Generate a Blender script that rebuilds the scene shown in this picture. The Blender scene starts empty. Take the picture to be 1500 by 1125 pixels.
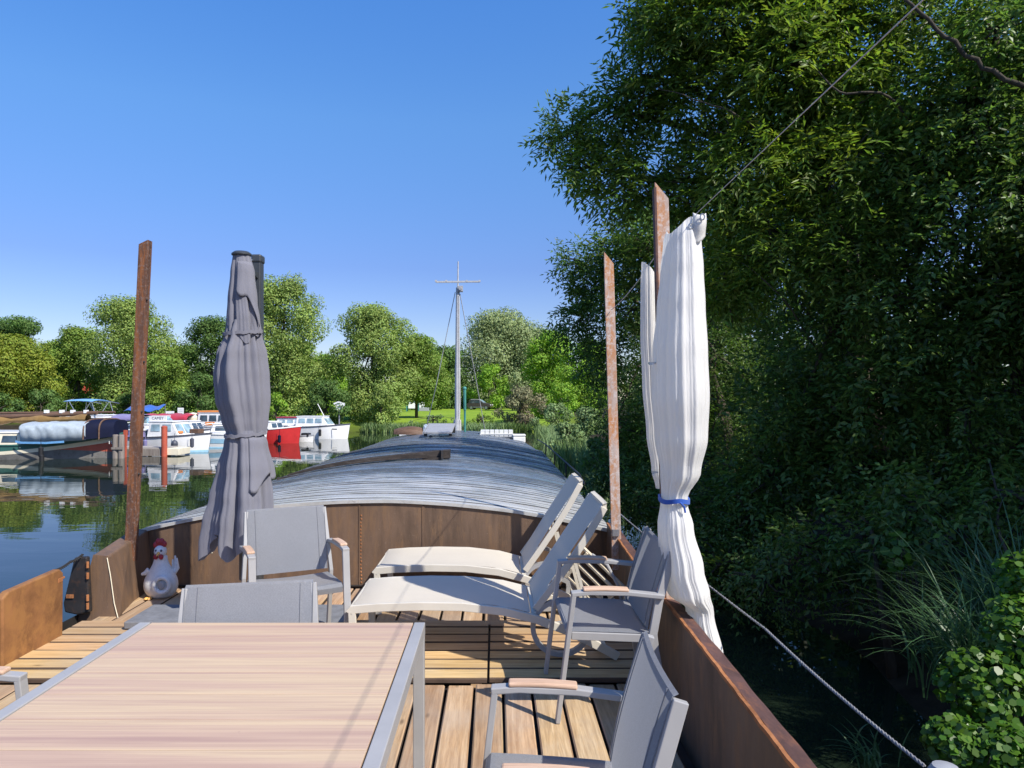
import bpy, bmesh, math, random
import numpy as np
from mathutils import Vector, Matrix, Euler

# ------------------------------------------------------------------ camera, sky, sun, exposure
S = bpy.context.scene
COL = S.collection
FPX, CU, CV, EYE = 1040.0, 725.0, 585.0, 1.6      # the photograph's lens, in its own 1500 px frame
WATER = -1.0

cam_d = bpy.data.cameras.new("camera")
cam = bpy.data.objects.new("camera", cam_d)
COL.objects.link(cam)
cam.location = (0, 0, EYE)
cam.rotation_euler = (math.radians(90), 0, 0)
cam_d.sensor_width = 36.0
cam_d.lens = 36.0 * FPX / 1500.0
cam_d.shift_x = 25.0 / 1500.0
cam_d.shift_y = 22.5 / 1500.0
cam_d.clip_start = 0.05
cam_d.clip_end = 3000
S.camera = cam

SUN_TO = Vector((0.73, -0.64, 1.0)).normalized()
sun_d = bpy.data.lights.new("sun", 'SUN')
sun_d.energy = 5.0
sun_d.angle = math.radians(0.5)
sun_d.color = (1.0, 0.945, 0.86)
sun = bpy.data.objects.new("sun", sun_d)
COL.objects.link(sun)
sun.rotation_euler = SUN_TO.to_track_quat('Z', 'Y').to_euler()

W = bpy.data.worlds.new("World")
S.world = W
W.use_nodes = True
wt = W.node_tree
bg = wt.nodes["Background"]
sky = wt.nodes.new("ShaderNodeTexSky")
sky.sky_type = 'NISHITA'
sky.sun_disc = False
sky.sun_elevation = math.asin(SUN_TO.z)
sky.sun_rotation = math.atan2(SUN_TO.x, SUN_TO.y)
sky.altitude = 0
sky.air_density = 1.0
sky.dust_density = 0.35
sky.ozone_density = 5.0
bg.inputs["Strength"].default_value = 0.15 * 1.53   # the tint below averages about 0.65
hs = wt.nodes.new("ShaderNodeHueSaturation")
hs.inputs["Saturation"].default_value = 1.25
hs.inputs["Hue"].default_value = 0.508
wt.links.new(sky.outputs[0], hs.inputs["Color"])
# the evenly blue sky of that day: tint by height above the horizon
tcw = wt.nodes.new("ShaderNodeTexCoord")
sxw = wt.nodes.new("ShaderNodeSeparateXYZ")
wt.links.new(tcw.outputs["Generated"], sxw.inputs[0])
rw = wt.nodes.new("ShaderNodeValToRGB")
el = rw.color_ramp.elements
for _ in range(3):
    el.new(0.5)
for e_, (p_, c_) in zip(el, ((0.0, (0.46, 0.41, 0.42)), (0.18, (0.60, 0.46, 0.49)), (0.36, (0.98, 0.77, 0.67)), (0.485, (0.99, 0.84, 0.775)), (1.0, (0.99, 0.84, 0.775)))):
    e_.position = p_
    e_.color = (*c_, 1)
wt.links.new(sxw.outputs[2], rw.inputs[0])
mw = wt.nodes.new("ShaderNodeMix")
mw.data_type = 'RGBA'
mw.blend_type = 'MULTIPLY'
mw.inputs[0].default_value = 1.0
wt.links.new(hs.outputs[0], mw.inputs[6])
wt.links.new(rw.outputs[0], mw.inputs[7])
wt.links.new(mw.outputs[2], bg.inputs["Color"])

S.view_settings.view_transform = 'Standard'
S.view_settings.look = 'None'
S.view_settings.exposure = 0.42
S.view_settings.gamma = 1.0
S.render.engine = 'CYCLES'
try:
    S.cycles.max_bounces = 8
    S.cycles.diffuse_bounces = 3
    S.cycles.transmission_bounces = 4
    S.cycles.sample_clamp_indirect = 6.0
    S.cycles.use_denoising = True
except Exception:
    pass

PI = math.pi
R = math.radians
rnd = random.Random(7)


def at(u, v, y):
    """point at distance y ahead that the photograph shows at (u, v)"""
    return Vector(((u - CU) / FPX * y, y, EYE - (v - CV) / FPX * y))


def srgb(r, g, b):
    f = lambda c: (c / 255 / 12.92) if c <= 10.31 else ((c / 255 + 0.055) / 1.055) ** 2.4
    return (f(r), f(g), f(b))


# ------------------------------------------------------------------ materials
class NT:
    def __init__(s, name):
        s.m = bpy.data.materials.new(name)
        s.m.use_nodes = True
        s.t = s.m.node_tree
        s.b = s.t.nodes["Principled BSDF"]
        s.o = s.t.nodes["Material Output"]

    def n(s, typ, **kw):
        nd = s.t.nodes.new(typ)
        for k, v in kw.items():
            if k.startswith("_"):
                setattr(nd, k[1:], v)
            else:
                nd.inputs[k.replace("_", " ")].default_value = v
        return nd

    def l(s, a, b):
        s.t.links.new(a, b)

    def coords(s, scale=(1, 1, 1), rot=(0, 0, 0)):
        tc = s.n("ShaderNodeTexCoord")
        mp = s.n("ShaderNodeMapping")
        mp.inputs["Scale"].default_value = scale
        mp.inputs["Rotation"].default_value = rot
        s.l(tc.outputs["Object"], mp.inputs["Vector"])
        return mp.outputs[0]

    def noise(s, vec, scale, detail=6, rough=0.6, dist=0.0):
        nz = s.n("ShaderNodeTexNoise", Scale=scale, Detail=detail, Roughness=rough, Distortion=dist)
        s.l(vec, nz.inputs["Vector"])
        return nz.outputs["Fac"]

    def ramp(s, fac, stops):
        r = s.n("ShaderNodeValToRGB")
        e = r.color_ramp.elements
        while len(e) < len(stops):
            e.new(0.5)
        for i, (p, c) in enumerate(stops):
            e[i].position = p
            e[i].color = (c[0], c[1], c[2], 1) if hasattr(c, "__len__") else (c, c, c, 1)
        s.l(fac, r.inputs[0])
        return r.outputs[0]

    def mix(s, fac, a, b, blend='MIX'):
        m = s.n("ShaderNodeMix", _data_type='RGBA', _blend_type=blend)
        for sock, v in ((m.inputs[0], fac), (m.inputs[6], a), (m.inputs[7], b)):
            if hasattr(v, "is_output"):
                s.l(v, sock)
            elif hasattr(v, "__len__"):
                sock.default_value = (v[0], v[1], v[2], 1)
            else:
                sock.default_value = v
        return m.outputs[2]

    def island(s, col, hue=0.0, val=0.25, sat=0.0):
        g = s.n("ShaderNodeNewGeometry")
        h = s.n("ShaderNodeHueSaturation")
        ri = g.outputs["Random Per Island"]
        mr = s.n("ShaderNodeMapRange")
        mr.inputs[3].default_value = 1 - val
        mr.inputs[4].default_value = 1 + val
        s.l(ri, mr.inputs[0])
        s.l(mr.outputs[0], h.inputs["Value"])
        if hue:
            mm = s.n("ShaderNodeMath", _operation='MULTIPLY')
            mm.inputs[1].default_value = 7.31
            fr = s.n("ShaderNodeMath", _operation='FRACT')
            s.l(ri, mm.inputs[0])
            s.l(mm.outputs[0], fr.inputs[0])
            m2 = s.n("ShaderNodeMapRange")
            m2.inputs[3].default_value = 0.5 - hue
            m2.inputs[4].default_value = 0.5 + hue
            s.l(fr.outputs[0], m2.inputs[0])
            s.l(m2.outputs[0], h.inputs["Hue"])
        if hasattr(col, "is_output"):
            s.l(col, h.inputs["Color"])
        else:
            h.inputs["Color"].default_value = (*col, 1)
        return h.outputs[0]

    def bump(s, h, strength=0.3, dist=0.01):
        b = s.n("ShaderNodeBump", Strength=strength, Distance=dist)
        s.l(h, b.inputs["Height"])
        s.l(b.outputs[0], s.b.inputs["Normal"])

    def col(s, c):
        if hasattr(c, "is_output"):
            s.l(c, s.b.inputs["Base Color"])
        else:
            s.b.inputs["Base Color"].default_value = (*c, 1)

    def fin(s, rough=0.6, metal=0.0, spec=0.5):
        if hasattr(rough, "is_output"):
            s.l(rough, s.b.inputs["Roughness"])
        else:
            s.b.inputs["Roughness"].default_value = rough
        s.b.inputs["Metallic"].default_value = metal
        s.b.inputs["Specular IOR Level"].default_value = spec
        return s.m


def m_paint(name, c, var=0.18, rough=0.45, scale=6, metal=0.0, dirt_and_shade=None, spec=0.5, bump=0.05):
    t = NT(name)
    v = t.coords()
    f = t.noise(v, scale, 5)
    a = tuple(x * (1 - var) for x in c)
    b = tuple(min(1, x * (1 + var)) for x in c)
    k = t.ramp(f, [(0.3, a), (0.7, b)])
    if dirt_and_shade:
        f2 = t.noise(v, scale * 3.1, 8, 0.7)
        k = t.mix(t.ramp(f2, [(0.52, 0.0), (0.72, 0.75)]), k, dirt_and_shade)
    t.col(k)
    t.bump(t.noise(v, scale * 14, 3), bump, 0.002)
    return t.fin(rough, metal, spec)


def m_rust(name, base, orange, pale, amt_o=0.5, amt_p=0.75, stretch=(1, 1, 0.35), scale=5.0, rough=0.75):
    t = NT(name)
    v = t.coords(stretch)
    v1 = t.coords()
    f1 = t.noise(v, scale, 10, 0.7, 0.4)
    f2 = t.noise(v, scale * 2.3 + 1.7, 9, 0.72, 0.2)
    f3 = t.noise(v1, 38, 6, 0.75)
    f4 = t.noise(v1, 1.7, 4, 0.6)
    dark = tuple(x * 0.45 for x in base)
    c = t.ramp(f1, [(0.28, dark), (0.5, base), (0.75, tuple(x * 1.5 for x in base))])
    c = t.mix(t.ramp(f2, [(amt_o - 0.05, 0.0), (amt_o + 0.1, 0.9)]), c, orange)
    c = t.mix(t.ramp(f3, [(amt_p - 0.14, 0.0), (amt_p, 0.7)]), c, pale)
    c = t.mix(t.ramp(f4, [(0.4, 0.0), (0.75, 0.45)]), c, tuple(x * 0.7 for x in base))
    t.col(c)
    h = t.mix(0.5, f2, f3)
    t.bump(h, 0.35, 0.006)
    return t.fin(rough, 0.0, 0.35)


def m_wood(name, cols, along='y', scale=1.0, rough=0.7, val=0.2, hue=0.012, knots=True, grooves=0.0, grey=None):
    t = NT(name)
    g = t.n("ShaderNodeNewGeometry")
    tc = t.n("ShaderNodeTexCoord")
    # every board has its own grain: shift the coordinates by its random number
    ad = t.n("ShaderNodeVectorMath", _operation='ADD')
    sc = t.n("ShaderNodeVectorMath", _operation='SCALE')
    sc.inputs["Scale"].default_value = 37.0
    cmb = t.n("ShaderNodeCombineXYZ")
    for i in range(3):
        t.l(g.outputs["Random Per Island"], cmb.inputs[i])
    t.l(cmb.outputs[0], sc.inputs[0])
    t.l(tc.outputs["Object"], ad.inputs[0])
    t.l(sc.outputs[0], ad.inputs[1])
    mp = t.n("ShaderNodeMapping")
    a, b = 1.1 * scale, 22.0 * scale
    mp.inputs["Scale"].default_value = (b, a, b) if along == 'y' else (a, b, b) if along == 'x' else (b, b, a)
    t.l(ad.outputs[0], mp.inputs["Vector"])
    v = mp.outputs[0]
    f = t.noise(v, 1.0, 7, 0.62, 1.2)
    f2 = t.noise(v, 4.2, 4, 0.7, 0.3)
    c = t.ramp(f, [(0.25, cols[0]), (0.48, cols[1]), (0.72, cols[2])])
    c = t.mix(t.ramp(f2, [(0.40, 0.0), (0.68, 0.6)]), c, tuple(x * 0.8 for x in cols[0]))
    if knots:
        mk = t.n("ShaderNodeMapping")
        mk.inputs["Scale"].default_value = (9, 3.2, 9) if along == 'y' else (3.2, 9, 9)
        t.l(ad.outputs[0], mk.inputs["Vector"])
        vo = t.n("ShaderNodeTexVoronoi", Scale=1.0)
        t.l(mk.outputs[0], vo.inputs["Vector"])
        c = t.mix(t.ramp(vo.outputs["Distance"], [(0.04, 0.75), (0.13, 0.0)]), c, tuple(x * 0.42 for x in cols[0]))
    if grey:
        f3 = t.noise(t.coords(), 1.3, 6, 0.65)
        c = t.mix(t.ramp(f3, [(0.42, 0.0), (0.68, 0.65)]), c, grey)
    c = t.island(c, hue, val)
    t.col(c)
    t.bump(t.mix(0.4, f2, f), 0.35, 0.004)
    return t.fin(rough, 0, 0.3)


def m_cloth(name, c, rough=0.9, weave=420.0, var=0.12, sheen=0.2, transl=0.0, wrinkle=0.25):
    t = NT(name)
    v = t.coords()
    f = t.noise(v, 3.5, 6, 0.6)
    k = t.ramp(f, [(0.3, tuple(x * (1 - var) for x in c)), (0.7, tuple(min(1, x * (1 + var)) for x in c))])
    ck = t.n("ShaderNodeTexChecker", Scale=weave)
    t.l(v, ck.inputs["Vector"])
    k2 = t.mix(t.mix(1.0, ck.outputs["Fac"], (0.35, 0.35, 0.35), 'MULTIPLY'), k, tuple(x * 0.72 for x in c))
    if weave < 200:
        k2 = t.mix(t.ramp(t.noise(v, 260, 2, 0.5), [(0.40, 0.55), (0.60, 0.0)]), k2, tuple(x * 0.55 for x in c))
    t.col(k2)
    t.bump(t.noise(t.coords((1, 1, 0.16)), 26, 6, 0.62, 0.3), wrinkle, 0.012)
    t.b.inputs["Sheen Weight"].default_value = sheen
    t.fin(rough, 0, 0.2)
    if transl > 0:
        tr = t.n("ShaderNodeBsdfTranslucent")
        tr.inputs[0].default_value = (*[min(0.85, x * (2.2 if max(c) < 0.35 else 1.0)) for x in c], 1)
        mx = t.n("ShaderNodeMixShader")
        mx.inputs[0].default_value = transl
        t.l(t.b.outputs[0], mx.inputs[1])
        t.l(tr.outputs[0], mx.inputs[2])
        t.l(mx.outputs[0], t.o.inputs[0])
    return t.m


def m_leaf(name, c, hue=0.02, val=0.35, transl=0.3, rough=0.45, spec=0.35, yellow=None, patch=0.25):
    t = NT(name)
    f = t.noise(t.coords(), 0.35 if patch else 1.0, 3, 0.6)
    c2 = yellow or tuple(x * 1.35 for x in c)
    k = t.mix(t.ramp(f, [(0.42, 0.0), (0.62, 1.0)]), c, c2)
    k = t.island(k, hue, val)
    t.col(k)
    t.fin(rough, 0, spec)
    tr = t.n("ShaderNodeBsdfTranslucent")
    h = t.n("ShaderNodeHueSaturation", Saturation=1.1, Value=1.3)
    t.l(k, h.inputs["Color"])
    t.l(h.outputs[0], tr.inputs[0])
    mx = t.n("ShaderNodeMixShader")
    mx.inputs[0].default_value = transl
    t.l(t.b.outputs[0], mx.inputs[1])
    t.l(tr.outputs[0], mx.inputs[2])
    t.l(mx.outputs[0], t.o.inputs[0])
    return t.m


def m_bark(name, c):
    t = NT(name)
    v = t.coords((1, 1, 0.25))
    f = t.noise(v, 9, 8, 0.7, 0.6)
    t.col(t.ramp(f, [(0.3, tuple(x * 0.4 for x in c)), (0.7, c)]))
    t.bump(f, 0.8, 0.03)
    return t.fin(0.9, 0, 0.2)


def m_glass(name, c=(0.03, 0.045, 0.055)):
    t = NT(name)
    t.col(t.ramp(t.noise(t.coords(), 2.0, 2), [(0.35, c), (0.65, tuple(x * 2.2 for x in c))]))
    return t.fin(0.06, 0, 0.8)


M = {}
M['bulkhead'] = m_rust("rusted_plate_brown", (0.135, 0.085, 0.055), (0.20, 0.115, 0.06), (0.28, 0.22, 0.165), 0.55, 0.74, (1, 1, 0.16), 5.5, 0.6)
M['bulwark'] = m_rust("rusted_bulwark", (0.115, 0.080, 0.058), (0.19, 0.11, 0.062), (0.26, 0.21, 0.17), 0.54, 0.76, (1, 0.9, 0.3), 4.5, 0.6)
M['edge'] = m_rust("rust_edge_orange", (0.30, 0.12, 0.045), (0.45, 0.19, 0.075), (0.5, 0.28, 0.14), 0.5, 0.8)
M['flange'] = m_rust("rust_flange_purple", (0.085, 0.045, 0.04), (0.17, 0.075, 0.045), (0.2, 0.14, 0.12), 0.55, 0.8, (1, 0.4, 1), 9)
M['gate'] = m_rust("rust_panel_orange", (0.23, 0.105, 0.04), (0.31, 0.15, 0.05), (0.09, 0.05, 0.03), 0.5, 0.78, (1, 1, 0.8), 4, 0.7)
M['post'] = m_rust("rust_post", (0.10, 0.05, 0.032), (0.27, 0.095, 0.028), (0.24, 0.19, 0.17), 0.52, 0.66, (1, 1, 0.12), 9)
M['post_pale'] = m_rust("rust_post_pale", (0.46, 0.36, 0.31), (0.46, 0.18, 0.045), (0.60, 0.55, 0.52), 0.47, 0.62, (1, 1, 0.3), 6)
M['darkmetal'] = m_paint("black_iron", (0.02, 0.018, 0.018), 0.3, 0.5, 9, 0, (0.07, 0.035, 0.02))
M['hull'] = m_paint("hull_black", (0.025, 0.023, 0.022), 0.3, 0.5, 2.5, 0, (0.09, 0.045, 0.03))
M['deck'] = m_wood("deck_pine", [(0.27, 0.16, 0.078), (0.45, 0.29, 0.155), (0.58, 0.42, 0.255)], 'y', 1.0, 0.75, 0.16, 0.008, True, grey=(0.36, 0.30, 0.24))
M['deckx'] = m_wood("deck_pine_across", [(0.36, 0.21, 0.09), (0.54, 0.35, 0.165), (0.66, 0.475, 0.26)], 'x', 1.0, 0.75, 0.16, 0.010, True, grey=(0.42, 0.33, 0.23))
M['table'] = None
M['dirt'] = m_paint('dirty_board_side', (0.07, 0.045, 0.03), 0.3, 0.9, 8)  # board sides: shade of the gaps, with grime, put into the colour
M['pad'] = m_wood("armrest_wood", [(0.46, 0.29, 0.19), (0.60, 0.41, 0.285), (0.68, 0.50, 0.37)], 'y', 1.3, 0.6, 0.08, 0.0, False)
M['alu'] = m_paint("grey_aluminium", (0.325, 0.32, 0.315), 0.08, 0.42, 5, 0.0, None, 0.5, 0.02)
M['sling'] = m_cloth("grey_sling", (0.29, 0.30, 0.32), 0.75, 170, 0.08, 0.1, 0.34, 0.1)
M['taupe'] = m_paint("taupe_aluminium", (0.56, 0.52, 0.44), 0.06, 0.5, 5, 0, None, 0.4, 0.02)
M['taupesling'] = m_cloth("taupe_sling", (0.70, 0.645, 0.54), 0.8, 380, 0.04, 0.1, 0.22, 0.05)
M['parasol'] = m_cloth("parasol_cloth", (0.20, 0.20, 0.232), 0.9, 600, 0.07, 0.15, 0.10, 0.5)
M['pole'] = m_paint("anthracite_pole", (0.045, 0.05, 0.055), 0.15, 0.4, 8)
M['slab'] = m_paint("grey_slab", (0.16, 0.165, 0.175), 0.2, 0.8, 12, 0, (0.1, 0.1, 0.1))
M['curtain'] = m_cloth("white_curtain", (0.86, 0.845, 0.81), 0.9, 700, 0.05, 0.1, 0.36, 0.6)
M['bluetie'] = m_cloth("blue_tie", (0.03, 0.10, 0.42), 0.7, 300, 0.2)
M['steel'] = m_paint("steel", (0.42, 0.43, 0.44), 0.1, 0.35, 8, 0.8)
M['mast'] = m_paint("mast_grey", (0.44, 0.45, 0.46), 0.12, 0.45, 6, 0.0, (0.25, 0.22, 0.2))
M['cream'] = m_wood("cream_slats", [(0.52, 0.43, 0.29), (0.66, 0.57, 0.41), (0.74, 0.66, 0.50)], 'x', 1.2, 0.6, 0.08, 0, False)
M['rope'] = m_cloth("grey_rope", (0.24, 0.24, 0.25), 0.95, 150, 0.25, 0.1, 0, 0.5)
M['blackrope'] = m_cloth("black_rope", (0.02, 0.02, 0.022), 0.95, 150, 0.25, 0.1, 0, 0.5)
M['wire'] = m_paint("wire", (0.5, 0.5, 0.5), 0.2, 0.5, 30)
M['roost'] = m_paint("rooster_white", (0.66, 0.66, 0.65), 0.1, 0.55, 12, 0, (0.42, 0.42, 0.44), 0.4, 0.5)
M['red'] = m_paint("statue_red", (0.30, 0.018, 0.03), 0.25, 0.5, 15)
M['beak'] = m_paint("beak_yellow", (0.75, 0.40, 0.10), 0.15, 0.5, 15)
M['black'] = m_paint("black", (0.012, 0.012, 0.013), 0.2, 0.6, 10)
M['whitep'] = m_paint("white_paint", (0.78, 0.78, 0.76), 0.06, 0.35, 3, 0, None)
M['creamp'] = m_paint("cream_paint", (0.74, 0.67, 0.50), 0.08, 0.45, 3)
M['whited'] = m_paint("white_weathered", (0.70, 0.70, 0.68), 0.1, 0.5, 4, 0, (0.42, 0.41, 0.39))
M['redp'] = m_paint("red_paint", (0.52, 0.03, 0.03), 0.12, 0.35, 3)
M['orangered'] = m_paint("orange_red_paint", (0.42, 0.085, 0.045), 0.15, 0.55, 3)
M['greenp'] = m_paint("green_paint", (0.035, 0.115, 0.095), 0.15, 0.4, 3)
M['tealp'] = m_paint("teal_paint", (0.05, 0.22, 0.19), 0.2, 0.5, 3)
M['bluep'] = m_paint("pale_blue_paint", (0.30, 0.52, 0.66), 0.15, 0.35, 3)
M['bluecloth'] = m_cloth("blue_cloth", (0.03, 0.12, 0.44), 0.85, 60, 0.2)
M['lightblue'] = m_cloth("light_blue_cloth", (0.15, 0.38, 0.68), 0.85, 60, 0.2)
M['navy'] = m_cloth("navy_cloth", (0.004, 0.007, 0.028), 0.8, 60, 0.3, 0.0)
M['purple'] = m_cloth("violet_cloth", (0.22, 0.20, 0.38), 0.85, 60, 0.2)
M['redcloth'] = m_cloth("red_cloth", (0.42, 0.03, 0.06), 0.85, 60, 0.2)
M['tarp'] = m_cloth("grey_blue_tarp", (0.36, 0.42, 0.46), 0.6, 300, 0.22)
M['brown'] = m_wood("dark_spar", [(0.07, 0.04, 0.025), (0.14, 0.08, 0.05), (0.20, 0.13, 0.09)], 'x', 0.6, 0.6, 0.1, 0, False)
M['ochre'] = m_cloth("ochre_sail", (0.25, 0.15, 0.05), 0.85, 40, 0.3)
M['greyhull'] = m_paint("grey_hull", (0.14, 0.135, 0.125), 0.25, 0.6, 3, 0, (0.08, 0.06, 0.05))
M['pile'] = m_wood("grey_pile", [(0.12, 0.10, 0.085), (0.22, 0.19, 0.165), (0.32, 0.29, 0.25)], 'z', 0.5, 0.9, 0.1, 0, False)
M['jetty'] = m_wood("grey_jetty", [(0.22, 0.20, 0.18), (0.34, 0.31, 0.28), (0.46, 0.43, 0.39)], 'x', 0.6, 0.9, 0.15, 0, False)
M['beam'] = m_wood("old_beam", [(0.016, 0.013, 0.012), (0.035, 0.028, 0.025), (0.085, 0.07, 0.062)], 'x', 0.7, 0.8, 0.1, 0, False)
M['glass'] = m_glass("dark_glass")
M['paleglass'] = m_glass("pale_glass", (0.16, 0.23, 0.26))
M['car'] = m_paint("brown_car_paint", (0.055, 0.045, 0.042), 0.1, 0.25, 3)
M['tyre'] = m_paint("tyre", (0.02, 0.02, 0.02), 0.1, 0.8, 9)
M['greypl'] = m_paint("grey_plastic", (0.30, 0.31, 0.33), 0.1, 0.5, 8)
M['fender'] = m_paint("fender_slate", (0.06, 0.065, 0.085), 0.15, 0.5, 5)
M['brick'] = m_paint("red_wall", (0.50, 0.07, 0.045), 0.2, 0.8, 2)
M['orange'] = m_paint("orange_paint", (0.70, 0.24, 0.06), 0.15, 0.5, 3)
M['bark'] = m_bark("bark", (0.10, 0.085, 0.065))
M['barkpale'] = m_bark("bark_pale", (0.24, 0.20, 0.15))


def table_mat():
    t = NT("table_slats")
    g = t.n("ShaderNodeNewGeometry")
    tc = t.n("ShaderNodeTexCoord")
    cmb = t.n("ShaderNodeCombineXYZ")
    t.l(g.outputs["Random Per Island"], cmb.inputs[0])
    t.l(g.outputs["Random Per Island"], cmb.inputs[1])
    sc = t.n("ShaderNodeVectorMath", _operation='SCALE')
    sc.inputs["Scale"].default_value = 23.0
    t.l(cmb.outputs[0], sc.inputs[0])
    ad = t.n("ShaderNodeVectorMath", _operation='ADD')
    t.l(tc.outputs["Object"], ad.inputs[0])
    t.l(sc.outputs[0], ad.inputs[1])
    mp = t.n("ShaderNodeMapping")
    mp.inputs["Scale"].default_value = (0.55, 13, 1)
    t.l(ad.outputs[0], mp.inputs["Vector"])
    f = t.noise(mp.outputs[0], 1.0, 3, 0.5, 0.4)
    mp2 = t.n("ShaderNodeMapping")
    mp2.inputs["Scale"].default_value = (1.6, 110, 1)
    t.l(ad.outputs[0], mp2.inputs["Vector"])
    f2 = t.noise(mp2.outputs[0], 1.0, 5, 0.65, 0.5)
    c = t.ramp(f, [(0.28, (0.37, 0.245, 0.20)), (0.42, (0.48, 0.34, 0.25)), (0.58, (0.54, 0.41, 0.27)), (0.75, (0.50, 0.36, 0.25))])
    c = t.mix(t.ramp(f2, [(0.38, 0.5), (0.56, 0.0)]), c, (0.36, 0.24, 0.19))
    f3 = t.noise(t.coords(), 60, 3, 0.5)
    c = t.mix(t.ramp(f3, [(0.72, 0.0), (0.78, 0.25)]), c, (0.3, 0.2, 0.17))
    t.col(c)
    t.bump(f2, 0.12, 0.002)
    return t.fin(0.6, 0, 0.3)


M['table'] = table_mat()


def roof_mat():
    t = NT("roof_weathered_paint")
    v = t.coords()
    vx = t.coords((0.45, 11.0, 1.0))
    f1 = t.noise(vx, 1.6, 9, 0.72, 0.3)          # streaks along each strip
    f2 = t.noise(v, 2.2, 8, 0.7)
    f3 = t.noise(vx, 6.0, 6, 0.75)
    grey = t.ramp(f2, [(0.3, (0.085, 0.115, 0.16)), (0.55, (0.14, 0.18, 0.235)), (0.75, (0.27, 0.30, 0.335))])  # grey tinted blue: sky sheen put into the colour
    # old white paint is thickest near the aft end and wears through forward
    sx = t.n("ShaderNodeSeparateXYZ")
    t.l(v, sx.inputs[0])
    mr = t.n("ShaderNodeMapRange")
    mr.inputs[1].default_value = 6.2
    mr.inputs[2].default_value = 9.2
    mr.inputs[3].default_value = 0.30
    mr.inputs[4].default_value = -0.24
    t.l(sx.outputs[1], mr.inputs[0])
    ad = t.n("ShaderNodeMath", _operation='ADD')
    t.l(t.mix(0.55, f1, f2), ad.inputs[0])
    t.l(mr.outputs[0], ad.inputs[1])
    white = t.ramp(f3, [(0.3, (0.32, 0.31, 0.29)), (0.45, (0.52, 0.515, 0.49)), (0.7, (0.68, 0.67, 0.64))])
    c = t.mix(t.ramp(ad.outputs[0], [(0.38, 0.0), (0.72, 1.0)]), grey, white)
    c = t.mix(t.ramp(f3, [(0.60, 0.0), (0.70, 0.6)]), c, (0.13, 0.10, 0.08))
    c = t.island(c, 0.0, 0.22)
    t.col(c)
    t.bump(t.mix(0.5, f1, f3), 0.35, 0.01)
    return t.fin(t.ramp(f2, [(0.3, 0.16), (0.7, 0.36)]), 0, 0.8)


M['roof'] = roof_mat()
M['tar'] = m_paint('tarred_edge', (0.09, 0.095, 0.105), 0.4, 0.6, 3, 0, (0.3, 0.3, 0.29))


def water_mat():
    t = NT("river_water")
    t.col((0.012, 0.02, 0.012))
    v = t.coords((0.55, 1.5, 1))
    f = t.noise(v, 0.85, 3, 0.5, 0.3)
    f2 = t.noise(t.coords((0.25, 0.5, 1)), 0.3, 2, 0.5)
    h = t.mix(0.35, f, f2)
    t.bump(h, 0.10, 0.08)
    t.b.inputs["IOR"].default_value = 1.33
    return t.fin(0.015, 0, 0.5)


def ground_mat():
    t = NT("ground_grass_and_soil")
    v = t.coords()
    f1 = t.noise(v, 0.16, 6, 0.65)
    f2 = t.noise(v, 3.0, 6, 0.7)
    grass = t.ramp(f1, [(0.3, (0.15, 0.26, 0.022)), (0.55, (0.23, 0.34, 0.03)), (0.75, (0.32, 0.41, 0.045))])
    grass = t.mix(t.ramp(f2, [(0.4, 0.0), (0.7, 0.5)]), grass, (0.07, 0.12, 0.02))
    soil = t.ramp(f2, [(0.3, (0.015, 0.012, 0.008)), (0.7, (0.05, 0.04, 0.025))])
    sx = t.n("ShaderNodeSeparateXYZ")
    t.l(v, sx.inputs[0])
    ry = t.ramp(t_map(t, sx.outputs[1], 54, 62), [(0.0, 0.0), (1.0, 1.0)])
    rx_ = t.ramp(t_map(t, sx.outputs[0], 5, 9), [(0.0, 1.0), (1.0, 0.0)])
    t.col(t.mix(t.mix(1.0, ry, rx_, 'MULTIPLY'), soil, grass))
    t.bump(f2, 0.5, 0.05)
    return t.fin(0.95, 0, 0.1)


def t_map(t, s, a, b):
    mr = t.n("ShaderNodeMapRange")
    mr.inputs[1].default_value = a
    mr.inputs[2].default_value = b
    t.l(s, mr.inputs[0])
    return mr.outputs[0]


M['water'] = water_mat()
M['ground'] = ground_mat()
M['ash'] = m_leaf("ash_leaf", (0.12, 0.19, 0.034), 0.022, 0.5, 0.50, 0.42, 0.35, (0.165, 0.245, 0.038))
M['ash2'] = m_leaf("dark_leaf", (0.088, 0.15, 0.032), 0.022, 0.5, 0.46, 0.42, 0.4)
M['round'] = m_leaf("round_leaf", (0.065, 0.145, 0.016), 0.015, 0.3, 0.40, 0.35, 0.4, (0.095, 0.20, 0.02))
M['reed'] = m_leaf("reed_blade", (0.075, 0.15, 0.06), 0.015, 0.3, 0.3, 0.4, 0.4)
M['far_mid'] = m_leaf("far_mid_green", (0.152, 0.230, 0.040), 0.018, 0.30, 0.3, 0.6, 0.2)
M['far_pale'] = m_leaf("far_pale_green", (0.205, 0.281, 0.066), 0.018, 0.30, 0.3, 0.6, 0.25)
M['far_dark'] = m_leaf("far_dark_green", (0.088, 0.154, 0.038), 0.018, 0.30, 0.3, 0.6, 0.2)
M['far_yellow'] = m_leaf("far_yellow_green", (0.248, 0.295, 0.039), 0.02, 0.30, 0.3, 0.6, 0.2, (0.17, 0.235, 0.035))
M['far_bright'] = m_leaf("far_bright_green", (0.194, 0.326, 0.039), 0.018, 0.30, 0.35, 0.6, 0.2)
M['far_willow'] = m_leaf("far_willow", (0.225, 0.279, 0.116), 0.012, 0.25, 0.25, 0.6, 0.25)
M['far_brown'] = m_leaf("far_brown_bush", (0.232, 0.232, 0.116), 0.025, 0.35, 0.25, 0.7, 0.2, (0.19, 0.16, 0.10))
M['far_reed'] = m_leaf("far_reed", (0.232, 0.326, 0.139), 0.02, 0.3, 0.3, 0.6, 0.2, (0.12, 0.19, 0.05))


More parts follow.
